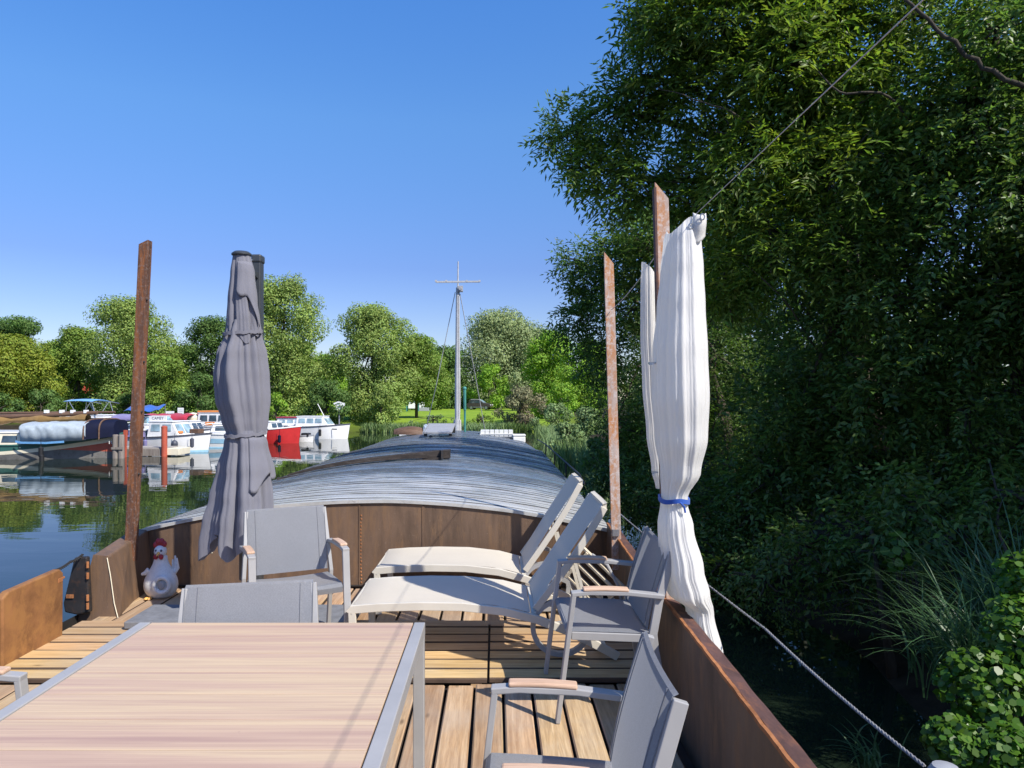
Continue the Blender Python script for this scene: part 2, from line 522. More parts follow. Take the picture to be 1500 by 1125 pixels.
# ------------------------------------------------------------------ mesh helpers
class MB:
    """collects shapes; build() links them as ONE mesh object"""
    def __init__(s):
        s.v, s.f = [], []
        s.mi, s.cur = [], 0

    def add(s, vs, fs):
        o = len(s.v)
        s.v += [tuple(p) for p in vs]
        s.f += [tuple(o + i for i in f) for f in fs]
        s.mi += [s.cur] * len(fs)
        return s

    def box(s, c, size, rot=None):
        x, y, z = (k / 2 for k in size)
        vs = [Vector(p) for p in ((-x, -y, -z), (x, -y, -z), (x, y, -z), (-x, y, -z), (-x, -y, z), (x, -y, z), (x, y, z), (-x, y, z))]
        if rot is not None:
            m = Euler(rot).to_matrix()
            vs = [m @ p for p in vs]
        c = Vector(c)
        return s.add([p + c for p in vs], [(0, 3, 2, 1), (4, 5, 6, 7), (0, 1, 5, 4), (1, 2, 6, 5), (2, 3, 7, 6), (3, 0, 4, 7)])

    def bb(s, a, b):
        return s.box([(a[i] + b[i]) / 2 for i in range(3)], [abs(b[i] - a[i]) for i in range(3)])

    def bar(s, p, q, w, h, up=(0, 0, 1)):
        """rectangular bar: w across, h along up"""
        p, q = Vector(p), Vector(q)
        d = (q - p).normalized()
        side = d.cross(Vector(up))
        if side.length < 1e-4:
            side = d.cross(Vector((1, 0, 0)))
        side.normalize()
        u = side.cross(d).normalized()
        a, b = side * w / 2, u * h / 2
        vs = [p - a - b, p + a - b, p + a + b, p - a + b, q - a - b, q + a - b, q + a + b, q - a + b]
        return s.add(vs, [(0, 1, 2, 3), (7, 6, 5, 4), (0, 4, 5, 1), (1, 5, 6, 2), (2, 6, 7, 3), (3, 7, 4, 0)])

    def path(s, pts, w, h, up=(0, 0, 1)):
        """rectangular section swept through points"""
        pts = [Vector(p) for p in pts]
        vs, n = [], len(pts)
        for i, p in enumerate(pts):
            d = (pts[min(i + 1, n - 1)] - pts[max(i - 1, 0)]).normalized()
            side = d.cross(Vector(up))
            if side.length < 1e-4:
                side = d.cross(Vector((1, 0, 0)))
            side.normalize()
            u = side.cross(d).normalized()
            a, b = side * w / 2, u * h / 2
            vs += [p - a - b, p + a - b, p + a + b, p - a + b]
        fs = [(0, 1, 2, 3), tuple(4 * (n - 1) + k for k in (3, 2, 1, 0))]
        for i in range(n - 1):
            for k in range(4):
                k2 = (k + 1) % 4
                fs.append((4 * i + k, 4 * i + 4 + k, 4 * i + 4 + k2, 4 * i + k2))
        return s.add(vs, fs)

    def tube(s, pts, r, seg=8, r1=None, closed=False):
        pts = [Vector(p) for p in pts]
        n = len(pts)
        vs = []
        prev = None
        for i, p in enumerate(pts):
            if closed:
                d = pts[(i + 1) % n] - pts[i - 1]
            else:
                d = pts[min(i + 1, n - 1)] - pts[max(i - 1, 0)]
            d.normalize()
            if prev is None:
                a = d.orthogonal().normalized()
            else:
                a = prev - d * prev.dot(d)
                a = a.normalized() if a.length > 1e-5 else d.orthogonal().normalized()
            prev = a
            b = d.cross(a)
            if isinstance(r, (list, tuple)):
                rr = r[i]
            else:
                rr = r if r1 is None else r + (r1 - r) * i / max(1, n - 1)
            vs += [p + (a * math.cos(2 * PI * k / seg) + b * math.sin(2 * PI * k / seg)) * rr for k in range(seg)]
        fs = []
        for i in range(n if closed else n - 1):
            j = (i + 1) % n
            for k in range(seg):
                k2 = (k + 1) % seg
                fs.append((i * seg + k, i * seg + k2, j * seg + k2, j * seg + k))
        if not closed:
            fs.append(tuple(reversed(range(seg))))
            fs.append(tuple((n - 1) * seg + k for k in range(seg)))
        return s.add(vs, fs)

    def lathe(s, prof, c=(0, 0, 0), seg=24, sx=1.0, sy=1.0):
        vs = []
        for r, z in prof:
            vs += [(c[0] + r * sx * math.cos(2 * PI * k / seg), c[1] + r * sy * math.sin(2 * PI * k / seg), c[2] + z) for k in range(seg)]
        fs = []
        n = len(prof)
        for i in range(n - 1):
            for k in range(seg):
                k2 = (k + 1) % seg
                fs.append((i * seg + k, i * seg + k2, (i + 1) * seg + k2, (i + 1) * seg + k))
        fs.append(tuple(reversed(range(seg))))
        fs.append(tuple((n - 1) * seg + k for k in range(seg)))
        return s.add(vs, fs)

    def ball(s, c, r, seg=14, rings=9):
        r = r if hasattr(r, "__len__") else (r, r, r)
        vs = [(c[0], c[1], c[2] - r[2])]
        for i in range(1, rings):
            a = -PI / 2 + PI * i / rings
            vs += [(c[0] + r[0] * math.cos(a) * math.cos(2 * PI * k / seg), c[1] + r[1] * math.cos(a) * math.sin(2 * PI * k / seg), c[2] + r[2] * math.sin(a)) for k in range(seg)]
        vs.append((c[0], c[1], c[2] + r[2]))
        fs = []
        for k in range(seg):
            k2 = (k + 1) % seg
            fs.append((0, 1 + k2, 1 + k))
            for i in range(rings - 2):
                fs.append((1 + i * seg + k, 1 + i * seg + k2, 1 + (i + 1) * seg + k2, 1 + (i + 1) * seg + k))
            fs.append((1 + (rings - 2) * seg + k, 1 + (rings - 2) * seg + k2, len(vs) - 1))
        return s.add(vs, fs)

    def grid(s, rows, closed=False):
        n, m = len(rows), len(rows[0])
        vs = [p for r in rows for p in r]
        fs = []
        for i in range(n - 1):
            for k in range(m if closed else m - 1):
                k2 = (k + 1) % m
                fs.append((i * m + k, i * m + k2, (i + 1) * m + k2, (i + 1) * m + k))
        return s.add(vs, fs)

    def prism(s, poly, d):
        """closed outline (3-D points) pushed along vector d"""
        n = len(poly)
        d = Vector(d)
        vs = [Vector(p) for p in poly] + [Vector(p) + d for p in poly]
        fs = [tuple(reversed(range(n))), tuple(range(n, 2 * n))]
        fs += [(i, (i + 1) % n, n + (i + 1) % n, n + i) for i in range(n)]
        return s.add(vs, fs)

    def build(s, name, mat, parent=None, smooth=False, bevel=0.0, solid=0.0, subsurf=0, origin=None):
        me = bpy.data.meshes.new(name)
        o3 = Vector(origin) if origin is not None else None
        me.from_pydata([tuple(Vector(p) - o3) for p in s.v] if o3 is not None else s.v, [], s.f)
        mats = mat if isinstance(mat, (list, tuple)) else [mat]
        for m in mats:
            me.materials.append(m)
        if len(mats) > 1:
            me.polygons.foreach_set("material_index", s.mi)
        bm = bmesh.new()
        bm.from_mesh(me)
        bmesh.ops.recalc_face_normals(bm, faces=bm.faces)
        bm.to_mesh(me)
        bm.free()
        if smooth:
            me.polygons.foreach_set("use_smooth", [True] * len(me.polygons))
            if smooth != 'all':
                try:
                    me.set_sharp_from_angle(angle=R(38))
                except Exception:
                    pass
        me.update()
        o = bpy.data.objects.new(name, me)
        COL.objects.link(o)
        if o3 is not None:
            o.location = o3
        if parent is not None:
            o.parent = parent
        if solid:
            md = o.modifiers.new("thick", 'SOLIDIFY')
            md.thickness = solid
            md.offset = 0
        if bevel:
            md = o.modifiers.new("bevel", 'BEVEL')
            md.width = bevel
            md.segments = 2
            md.limit_method = 'ANGLE'
            md.angle_limit = R(40)
        if subsurf:
            md = o.modifiers.new("sub", 'SUBSURF')
            md.levels = md.render_levels = subsurf
        return o


def build_each(mb, name, mat, parent=None, **kw):
    """every loose piece of mb becomes an object of its own"""
    n = len(mb.v)
    par = list(range(n))

    def find(a):
        while par[a] != a:
            par[a] = par[par[a]]
            a = par[a]
        return a
    for f in mb.f:
        r0 = find(f[0])
        for i in f[1:]:
            par[find(i)] = r0
    groups = {}
    for f in mb.f:
        groups.setdefault(find(f[0]), []).append(f)
    out = []
    for fs in groups.values():
        ids = sorted({i for f in fs for i in f})
        mp = {i: k for k, i in enumerate(ids)}
        m = MB()
        m.add([mb.v[i] for i in ids], [tuple(mp[i] for i in f) for f in fs])
        out.append(m.build(name, mat, parent, **kw))
    return out


def tag(o, label=None, cat=None, group=None, kind=None):
    if label:
        o["label"] = label
    if cat:
        o["category"] = cat
    if group:
        o["group"] = group
    if kind:
        o["kind"] = kind
    return o


def thing(name, label, cat, loc=(0, 0, 0), rotz=0.0, group=None, rot=None):
    o = bpy.data.objects.new(name, None)
    COL.objects.link(o)
    o.empty_display_size = 0.2
    o.location = loc
    o.rotation_euler = rot if rot else (0, 0, rotz)
    return tag(o, label, cat, group)


def copy_tree(o, parent=None):
    c = o.copy()
    COL.objects.link(c)
    if parent is not None:
        c.parent = parent
    for ch in list(o.children):
        copy_tree(ch, c)
    return c


def text(body, size, mat, parent, loc, rot, name="lettering"):
    cu = bpy.data.curves.new(name, 'FONT')
    cu.body = body
    cu.size = size
    cu.align_x = 'CENTER'
    cu.align_y = 'CENTER'
    cu.extrude = 0.002
    cu.materials.append(mat)
    tmp = bpy.data.objects.new(name, cu)
    COL.objects.link(tmp)
    me = bpy.data.meshes.new_from_object(tmp.evaluated_get(bpy.context.evaluated_depsgraph_get()))
    bpy.data.objects.remove(tmp)
    me.name = name
    o = bpy.data.objects.new(name, me)
    COL.objects.link(o)
    o.parent = parent
    o.location = loc
    o.rotation_euler = rot
    return o


# ------------------------------------------------------------------ the setting: ground sheet, water
def bank_x(y):
    return 3.05 + 0.25 * np.sin(y * 0.55 + 0.6) + 0.12 * np.sin(y * 1.9) + 0.012 * np.clip(y, 0, 60)


def bank_y(x):
    return 57.0 + 1.2 * np.sin(x * 0.21) - 5.5 / (1 + np.exp((x + 16) * 0.5))


def ground_z(x, y):
    d1 = x - bank_x(y)
    d2 = y - bank_y(x)
    d = np.maximum(d1, d2)
    land = -1.25 + 0.95 * (1 - np.exp(-np.clip(d, 0, None) / 2.2)) + 0.25 * np.clip(d / 14, 0, 1)
    bed = -1.25 - 0.9 * np.clip(-d / 2.0, 0, 1)
    z = np.where(d > 0, land, bed)
    return z + 0.04 * np.sin(x * 1.3) * np.sin(y * 1.1) * (d > 0)


def make_ground():
    xs = np.concatenate([np.linspace(-1200, -90, 14), np.linspace(-86, -8, 40), np.linspace(-6, 14, 64), np.linspace(15, 90, 40), np.linspace(110, 1200, 12)])
    ys = np.concatenate([np.linspace(-900, -40, 12), np.linspace(-34, 45, 130), np.linspace(46, 70, 70), np.linspace(72, 140, 30), np.linspace(160, 2200, 14)])
    X, Y = np.meshgrid(xs, ys)
    Z = ground_z(X, Y)
    rows = [[(float(X[i, j]), float(Y[i, j]), float(Z[i, j])) for j in range(len(xs))] for i in range(len(ys))]
    o = MB().grid(rows).build("ground", M['ground'], smooth='all')
    tag(o, kind="structure")
    n = 24
    wx_, wy_ = np.linspace(-900, 40, n), np.linspace(-600, 90, n)
    o = MB().grid([[(float(x), float(y), WATER) for x in wx_] for y in wy_]).build("water", M['water'])
    tag(o, kind="structure")


make_ground()

# ------------------------------------------------------------------ the barge we stand on
BX0, BX1 = -2.98, 0.95                     # inner width at the bulkhead
BCX, BHW = (BX0 + BX1) / 2, (BX1 - BX0) / 2
RXN = 0.885                                # right bulwark near us
barge = thing("barge", "rusty converted cargo barge with timber deck, curved roof and mast in front of us", "barge", (0, 0, 0))


def rx(y):
    """inner face of the right bulwark"""
    return RXN + (BX1 - RXN) * max(0.0, min(1.0, (y - 2.0) / 4.1))


def make_hull():
    mb = MB()
    # outline of the hull seen from above: stern behind us, straight sides, tapering bow
    st = [(-4.2, -2.4, 0.3), (-3.0, -3.02, 0.93), (6.0, -3.07, 1.02), (16.0, -3.07, 1.02), (18.5, -2.75, 0.7), (21, -2.2, 0.1), (23.2, -1.4, -0.7), (24.2, -1.1, -0.95)]
    rows_l = [[(a, y, z) for z in (-1.6, -0.6, 0.02)] for y, a, b in st]
    rows_r = [[(b, y, z) for z in (-1.6, -0.6, 0.02)] for y, a, b in st]
    mb.grid(rows_l)
    mb.grid(rows_r)
    mb.grid([rows_l[0], rows_r[0]])
    mb.grid([[(a, y, 0.02) for y, a, b in st if y >= 6.0], [(b, y, 0.02) for y, a, b in st if y >= 6.0]])
    mb.build("hull", M['hull'], barge, smooth=True)
    # dark steel floor under the deck boards
    MB().bb((-3.06, -4.0, -0.12), (1.0, 6.08, -0.075)).build("floor_plate", M['darkmetal'], barge)


make_hull()


def boards_y(x0, x1, y0, y1, z, pitch, gap, th, jitter=0.004, side=None):
    mb = MB()
    x = x0
    while x < x1 - 0.03:
        w = min(pitch - gap, x1 - x)
        dz = rnd.uniform(-jitter, jitter)
        dy = rnd.uniform(-0.012, 0.012)
        n = 10
        # slightly rounded top section
        sec = [(0, -th), (w, -th), (w, -0.006), (w - 0.007, 0), (0.007, 0), (0, -0.006)]
        rows = []
        for i in range(n + 1):
            y = y0 + dy + (y1 - y0) * i / n
            wob = 0.0015 * math.sin(y * 3 + x * 17)
            rows.append([(x + a + wob, y, z + b + dz) for a, b in sec])
        for q in range(6):
            mb.cur = 1 if q in (0, 1, 5) else 0
            mb.grid([[r_[q], r_[(q + 1) % 6]] for r_ in rows])
        mb.cur = 0
        mb.add(rows[0], [tuple(range(6))])
        mb.add(rows[-1], [tuple(range(6))])
        x += pitch
    return mb


def boards_x(x0, x1, y0, y1, z, pitch, gap, th, jitter=0.003):
    mb = MB()
    y = y0
    while y < y1 - 0.03:
        w = min(pitch - gap, y1 - y)
        dz = rnd.uniform(-jitter, jitter)
        sec = [(0, -th), (w, -th), (w, -0.005), (w - 0.006, 0), (0.006, 0), (0, -0.007)]
        rows = []
        for i in range(9):
            x = x0 + (x1 - x0) * i / 8
            rows.append([(x, y + a, z + b + dz) for a, b in sec])
        for q in range(6):
            mb.cur = 1 if q in (0, 1, 4, 5) else 0  # front bevel darkened too, widening the painted gap shade
            mb.grid([[r_[q], r_[(q + 1) % 6]] for r_ in rows])
        mb.cur = 0
        mb.add(rows[0], [tuple(range(6))])
        mb.add(rows[-1], [tuple(range(6))])
        y += pitch
    return mb


boards_y(-2.95, RXN - 0.02, -2.5, 3.985, 0.0, 0.158, 0.015, 0.03).build("deck_planking", [M['deck'], M['dirt']], barge)
boards_y(-2.92, 0.90, 5.06, 6.06, 0.0, 0.158, 0.018, 0.03).build("deck_planking", [M['deck'], M['dirt']], barge)
MB().bb((-2.95, 3.99, -0.07), (0.90, 5.055, -0.035)).build("deck_frame", M['darkmetal'], barge)

for (x0, x1, lab) in ((-2.93, -1.46, "pale slatted wooden duckboard by the hull opening at the rooster's side"),
                      (-1.44, -0.045, "pale slatted wooden duckboard under the foot end of the sun loungers"),
                      (-0.03, 0.885, "shadow-striped slatted wooden duckboard against the right bulwark")):
    t = thing("duckboard", lab, "duckboard", (0, 0, 0), 0, "slatted duckboards laid across the deck")
    boards_x(x0, x1, 3.995, 5.05, 0.03, 0.152, 0.014, 0.026).build("slat_panel", [M['deckx'], M['dirt']], t)
    mb = MB()
    for k in range(3):
        xx = x0 + 0.06 + (x1 - x0 - 0.12) * k / 2
        mb.bb((xx - 0.03, 4.0, -0.033), (xx + 0.03, 5.045, 0.003))
    build_each(mb, "bearer", M['deckx'], t)


def arch(x):
    t_ = (x - BCX) / BHW
    return 0.492 + 0.243 * (1 - t_ * t_)


def make_bulkhead():
    mb = MB()
    y0, y1 = 6.05, 6.075
    n = 40
    xs = [BX0 - 0.03 + (BX1 + 0.03 - BX0 + 0.03) * i / n for i in range(n + 1)]
    poly = [(xs[0], y0, -0.08)] + [(x, y0, arch(x) - 0.012) for x in xs] + [(xs[-1], y0, -0.08)]
    mb.prism(poly, (0, y1 - y0, 0))
    mb.build("bulkhead", M['bulkhead'], barge)
    for x, w in ((-1.16, 0.012), (-0.62, 0.022), (0.55, 0.02)):
        s = MB()
        s.bb((x, y0 - 0.006, 0.0), (x + w, y0 - 0.001, arch(x) - 0.03))
        s.build("weld_seam", M['edge' if x > -0.2 and x < 0 else 'bulkhead'], barge)
    s = MB()
    for z in [0.04 + 0.03 * k for k in range(20)]:
        s.ball((-1.16 + 0.02 + rnd.uniform(-.004, .004), y0 - 0.002, z), (0.007, 0.004, 0.009), 6, 4)
    s.build("rivet_line", M['edge'], barge)
    # thin white scratch marks and a bright catch plate near the left end
    s = MB().bb((-2.415, y0 - 0.004, 0.29), (-2.405, y0 - 0.001, 0.39))
    s.build("scratch_mark", M['creamp'], barge)


make_bulkhead()


def make_roof(y0, y1, fx, fz, name, mat, step=0.16, lip=0.0045, n=48, end_drop=True):
    """clinker strips: each lies a little over the one forward of it"""
    rows = []
    y = y0
    k = 0
    rr = random.Random(3)
    while y < y1 - 0.02:
        w = step * rr.uniform(0.75, 1.2)
        ye = min(y + w, y1)
        a, b = fx(y)
        xs = [a + (b - a) * i / n for i in range(n + 1)]
        j = rr.uniform(-0.003, 0.004)
        wob = [0.0012 * math.sin(x * 5.1 + k * 1.7) + 0.0006 * math.sin(x * 13 + k) for x in xs]
        rows.append([(x, y + 0.4 * w_, fz(x, y) + lip + j + w_) for x, w_ in zip(xs, wob)])
        a2, b2 = fx(ye)
        xs2 = [a2 + (b2 - a2) * i / n for i in range(n + 1)]
        rows.append([(x, ye - 0.001, fz(x, ye) + w_) for x, w_ in zip(xs2, wob)])
        y = ye
        k += 1
    rows.append([(p[0], p[1], p[2] - 0.12) for p in rows[-1]])
    mb = MB()
    for k in range(0, len(rows) - 2, 2):
        mb.cur = 0
        mb.grid([rows[k], rows[k + 1]])
        mb.cur = 1                                              # dark edge of the strip
        lowr = [(p[0], p[1] + 0.001, p[2] - (0.028 if k == 0 else lip + 0.006)) for p in rows[k]]
        mb.cur = 0 if k == 0 else 1
        mb.grid([lowr, rows[k]])
    mb.cur = 0
    mb.grid([rows[-2], rows[-1]])
    # eaves
    for i in (0, -1):
        mb.grid([[(r_[i][0], r_[i][1], r_[i][2]) for r_ in rows], [(r_[i][0], r_[i][1], r_[i][2] - 0.09) for r_ in rows]])
    return mb.build(name, [mat, M['tar']], barge)


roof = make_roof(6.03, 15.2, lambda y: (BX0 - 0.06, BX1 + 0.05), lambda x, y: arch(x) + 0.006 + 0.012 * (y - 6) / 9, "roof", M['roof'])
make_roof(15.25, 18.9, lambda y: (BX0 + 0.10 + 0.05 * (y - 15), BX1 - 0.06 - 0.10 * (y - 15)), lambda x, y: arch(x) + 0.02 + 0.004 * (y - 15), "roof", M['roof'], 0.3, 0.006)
# side decks' coaming below the roof, both sides, and the dark guard rail on the right
s = MB()
s.bb((BX1 + 0.01, 6.08, 0.0), (BX1 + 0.03, 16.5, 0.42))
s.bb((BX0 - 0.04, 6.08, 0.0), (BX0 - 0.02, 16.5, 0.42))
s.build("coaming", M['whited'], barge)
s = MB()
pr = [(1.0, 8.9), (1.0, 10.6), (1.0, 12.6), (1.0, 14.8)]
for x, y in pr:
    s.tube([(x + 0.06, y, 0.0), (x + 0.06, y, 0.66)], 0.012, 6)
s.tube([(1.06, 8.4, 0.60)] + [(x + 0.06, y, 0.66) for x, y in pr] + [(1.02, 17, 0.64)], 0.012, 6)
s.build("guard_rail", M['black'], barge)

# right bulwark: plate, orange torn inner edge, dark flange on top
ys = [-3.0 + 9.05 * i / 60 for i in range(61)]


def bw_h(y):
    return 0.515 + 0.006 * math.sin(y * 2.3) + (0.02 * (y - 4.5) if y > 4.5 else 0)


s = MB()
rows = []
for y in ys:
    x = rx(y)
    rows.append([(x, y, -0.07), (x + 0.004, y, bw_h(y) - 0.012), (x + 0.016, y, bw_h(y) - 0.012), (x + 0.012, y, -0.07)])
s.grid(rows, closed=True)
s.add(rows[0], [(0, 1, 2, 3)])
s.add(rows[-1], [(0, 1, 2, 3)])
s.build("bulwark", M['bulwark'], barge)
s = MB()
rows = []
yy = [-3.0 + 9.02 * i / 240 for i in range(241)]
for y in yy:
    x = rx(y) - 0.003 + 0.0012 * math.sin(y * 31) + 0.001 * math.sin(y * 57 + 1)
    z = bw_h(y)
    rows.append([(x, y, z - 0.011), (x + 0.014, y, z - 0.011), (x + 0.014, y, z + 0.004), (x + 0.001, y, z + 0.003)])
s.grid(rows, closed=True)
s.build("bulwark_edge", M['edge'], barge)
s = MB()
rows = []
for y in yy:
    x = rx(y) + 0.013
    z = bw_h(y)
    w = 0.062 + 0.002 * math.sin(y * 9) + 0.0015 * math.sin(y * 23)
    rows.append([(x, y, z - 0.02), (x + w, y, z - 0.03), (x + w, y, z - 0.008), (x, y, z + 0.002 + 0.001 * math.sin(y * 40))])
s.grid(rows, closed=True)
s.build("bulwark_flange", M['flange'], barge)

# left bulwark: dark brown near length, orange plate, gap, thick return piece at the bulkhead
s = MB()
s.prism([(-2.90, -3, -0.07), (-2.90, 4.14, -0.07), (-2.90, 4.14, 0.40), (-2.90, 4.05, 0.435), (-2.90, -3, 0.43)], (-0.05, 0, 0))
s.build("bulwark", M['bulwark'], barge, bevel=0.008)
s = MB()
s.prism([(-2.885, 4.16, -0.07), (-2.885, 4.74, -0.07), (-2.885, 4.75, 0.44), (-2.885, 4.71, 0.475), (-2.885, 4.22, 0.46), (-2.885, 4.16, 0.43)], (-0.05, 0, 0))
o = s.build("bulwark", M['gate'], barge, bevel=0.01)
o["label"] = "orange rusted end plate"
s = MB()
s.box((-2.90, 4.715, 0.40), (0.035, 0.05, 0.03)).box((-2.90, 4.745, 0.405), (0.025, 0.05, 0.014))
s.build("latch", M['edge'], barge, bevel=0.003)

s = MB()
s.prism([(-2.97, 5.18, -0.07), (-2.99, 5.28, 0.33), (-3.0, 5.33, 0.455), (-3.05, 6.06, 0.50), (-3.05, 6.06, -0.07)], (0, 0, 0)) if False else None
# the return: broad end face towards us, dark inner face
P = [(-3.10, 5.22, -0.08), (-2.76, 5.22, -0.03), (-2.86, 5.25, 0.44), (-2.97, 5.25, 0.452)]
Q = [(-3.12, 6.045, -0.08), (-2.90, 6.045, -0.03), (-2.955, 6.045, 0.49), (-3.08, 6.045, 0.50)]
mid = [tuple((a[i] + b[i]) / 2 + ((-0.03, 0, 0)[i] if k in (1,) else 0) for i in range(3)) for k, (a, b) in enumerate(zip(P, Q))]
mb = MB().grid([P, mid, Q], closed=True)
mb.add(P, [(0, 1, 2, 3)])
mb.add(Q, [(0, 1, 2, 3)])
mb.build("bulwark_return", M['bulkhead'], barge, bevel=0.012)
s = MB()
s.tube([(-2.865, 5.245, 0.43), (-2.835, 5.235, 0.30), (-2.80, 5.222, 0.10), (-2.765, 5.215, -0.02)], 0.0035, 6)
s.build("weld_seam", M['creamp'], barge)
gate = MB()
gate.prism([(-3.06, 5.16, 0.45), (-2.965, 5.16, 0.455), (-2.945, 5.16, 0.05), (-3.04, 5.16, 0.03), (-3.13, 5.16, 0.05), (-3.14, 5.16, 0.12)], (0, 0.045, 0))
go = gate.build("gate", M['darkmetal'], barge, bevel=0.012)
go["label"] = "narrow dark gate leaf folded back beside the opening"
h = MB()
for z in (0.10, 0.16, 0.32, 0.40):
    h.tube([(-2.955, 5.15, z - 0.022), (-2.955, 5.15, z + 0.022)], 0.010, 8)
h.box((-3.085, 5.153, 0.17), (0.05, 0.01, 0.025))
build_each(h, "hinge", M['edge'], go)

# three rusty steel posts, each with a top cut on the slant
def post(base, top, w, d, mat, lab, slant, lipw=0.0):
    base, top = Vector(base), Vector(top)
    s = MB()
    n = 14
    rows = []
    for i in range(n + 1):
        p = base.lerp(top, i / n)
        zt = [0, 0, 0, 0]
        if i == n:
            zt = [slant, -slant, -slant, slant]
        rows.append([(p.x - w / 2, p.y - d / 2, p.z + zt[0]), (p.x + w / 2, p.y - d / 2, p.z + zt[1]), (p.x + w / 2, p.y + d / 2, p.z + zt[2]), (p.x - w / 2, p.y + d / 2, p.z + zt[3])])
    s.grid(rows, closed=True)
    s.add(rows[0], [(0, 1, 2, 3)])
    s.add(rows[-1], [(0, 1, 2, 3)])
    o = s.build("post", mat, barge, bevel=0.003)
    o["label"] = lab
    return o


pl = post((-2.935, 5.72, 0.30), (-2.815, 5.72, 2.86), 0.075, 0.075, M['post'], "leaning rusty brown post on the left side", -0.018)
s = MB()
for z in (1.0, 1.5, 1.9, 2.4):
    t_ = (z - 0.3) / 2.56
    s.ball((-2.935 + 0.12 * t_ + 0.042, 5.70, z), 0.010, 8, 5)
build_each(s, "bolt", M['darkmetal'], pl)
pm = post((0.932, 5.42, 0.30), (0.868, 5.42, 2.68), 0.073, 0.02, M['post_pale'], "rusty flat post with chalky patches beyond the chairs", 0.045)
s = MB()
s.box((0.918, 5.400, 0.585), (0.05, 0.02, 0.05))
s.build("bracket", M['steel'], pm)
pn = post((0.965, 3.86, 0.30), (0.905, 3.86, 2.735), 0.075, 0.016, M['post_pale'], "rusty flat post rising out of the white curtain", 0.045)
s = MB()
s.bar((0.929, 3.872, 0.30), (0.869, 3.872, 2.75), 0.012, 0.05, (0, 1, 0))
s.build("angle_flange", M['flange'], pn)

# mast on the foredeck
MX, MY = -1.015, 19.2
mast = MB()
mast.tube([(MX, MY, 0.35), (MX, MY, 1.05)], 0.125, 12, 0.105)
mast.tube([(MX, MY, 1.05), (MX, MY, 2.55)], 0.072, 12, 0.068)
mast.tube([(MX, MY, 2.55), (MX + 0.012, MY, 4.62)], 0.060, 12, 0.052)
mast.tube([(MX + 0.012, MY, 4.62), (MX + 0.02, MY, 5.33)], 0.022, 8, 0.016)
mo = mast.build("mast", M['mast'], barge, smooth=True)
s = MB()
s.bar((MX - 0.58, MY, 4.775), (MX + 0.60, MY, 4.785), 0.05, 0.045)
for dx in (-0.58, -0.3, 0.25, 0.6):
    s.box((MX + dx, MY, 4.80), (0.05, 0.06, 0.05))
s.build("yard", M['mast'], mo)
s = MB()
s.box((MX + 0.075, MY - 0.04, 4.58), (0.15, 0.13, 0.16))
s.tube([(MX + 0.075, MY - 0.1, 4.58), (MX + 0.075, MY - 0.13, 4.58)], 0.05, 10)
s.build("mast_lamp", M['greypl'], mo, bevel=0.01)
s = MB()
s.tube([(MX - 0.06, MY, 4.50), (-1.66, MY + 0.9, 2.0), (-2.2, MY + 2.0, 0.1)], 0.011, 5)
s.tube([(MX + 0.07, MY, 4.45), (-0.55, MY + 1.2, 2.2), (-0.2, MY + 2.2, 0.1)], 0.011, 5)
s.tube([(MX + 0.04, MY - 0.06, 4.4), (MX + 0.09, MY - 0.1, 1.6), (MX + 0.05, MY - 0.1, 0.6)], 0.007, 5)
build_each(s, "stay", M['wire'], mo)
s = MB()
s.tube([(-0.77, 18.2, 0.6), (-0.77, 18.2, 1.32)], 0.028, 8)
s.tube([(-0.77, 18.2, 1.32), (-0.775, 18.2, 1.86)], 0.036, 8)
s.ball((-0.775, 18.2, 1.88), 0.05, 8, 6)
s.tube([(-0.77, 18.2, 0.55), (-0.77, 18.2, 0.7)], 0.06, 8)
o = s.build("pole", M['tealp'], barge, smooth=True)
o["label"] = "short green pole beside the mast"
# forward hatch and bulwark rims seen past the roof
s = MB()
s.bb((-2.55, 18.95, 0.1), (0.40, 19.0, 0.70))
s.build("fore_bulkhead", M['whited'], barge)

# ---- loose things on the roof
t = thing("beam", "old dark timber beam lying across the blue-grey roof", "beam", (0, 0, 0))
s = MB()
a, b = Vector((-2.78, 9.55, arch(-2.78) + 0.06)), Vector((-0.64, 10.15, 0.86))
rows = []
for i in range(13):
    f = i / 12
    p = a.lerp(b, f)
    hgt = 0.02 + 0.095 * f ** 1.2
    w = 0.05 + 0.05 * f
    z0 = arch(p.x) + 0.035 + 0.0 * f
    top = z0 + hgt + 0.012 * math.sin(f * 7)
    rows.append([(p.x, p.y - w, z0), (p.x, p.y + w, z0), (p.x, p.y + w, top), (p.x, p.y - w, top)])
s.grid(rows, closed=True)
s.add(rows[0], [(0, 1, 2, 3)])
s.add(rows[-1], [(0, 1, 2, 3)])
s.build("plank", M['beam'], t, bevel=0.006)
s = MB().bar((-2.9, 9.45, arch(-2.9) + 0.03), (-0.75, 10.02, 0.775), 0.06, 0.03)
build_each(s, "batten", M['beam'], t)
s = MB().box((-0.76, 10.02, 0.825), (0.03, 0.16, 0.115), (0, 0, 0.27))
s.build("iron_band", M['darkmetal'], t)

t = thing("hatch_board", "grey propped hatch board beside the foot of the mast", "hatch board", (-1.27, 16.2, 0.0))
s = MB().box((0.0, 0.35, 0.925), (0.62, 1.5, 0.03), (0.10, 0, 0)).box((-0.33, 0.35, 0.92), (0.025, 1.5, 0.05), (0.10, 0, 0))
s.build("board", M['alu'], t)
s = MB()
for x in (-0.28, 0.28):
    s.box((x, -0.33, 0.82), (0.07, 0.06, 0.10))
    s.box((x, 0.9, 0.88), (0.07, 0.06, 0.18))
build_each(s, "foot_block", M['black'], t)

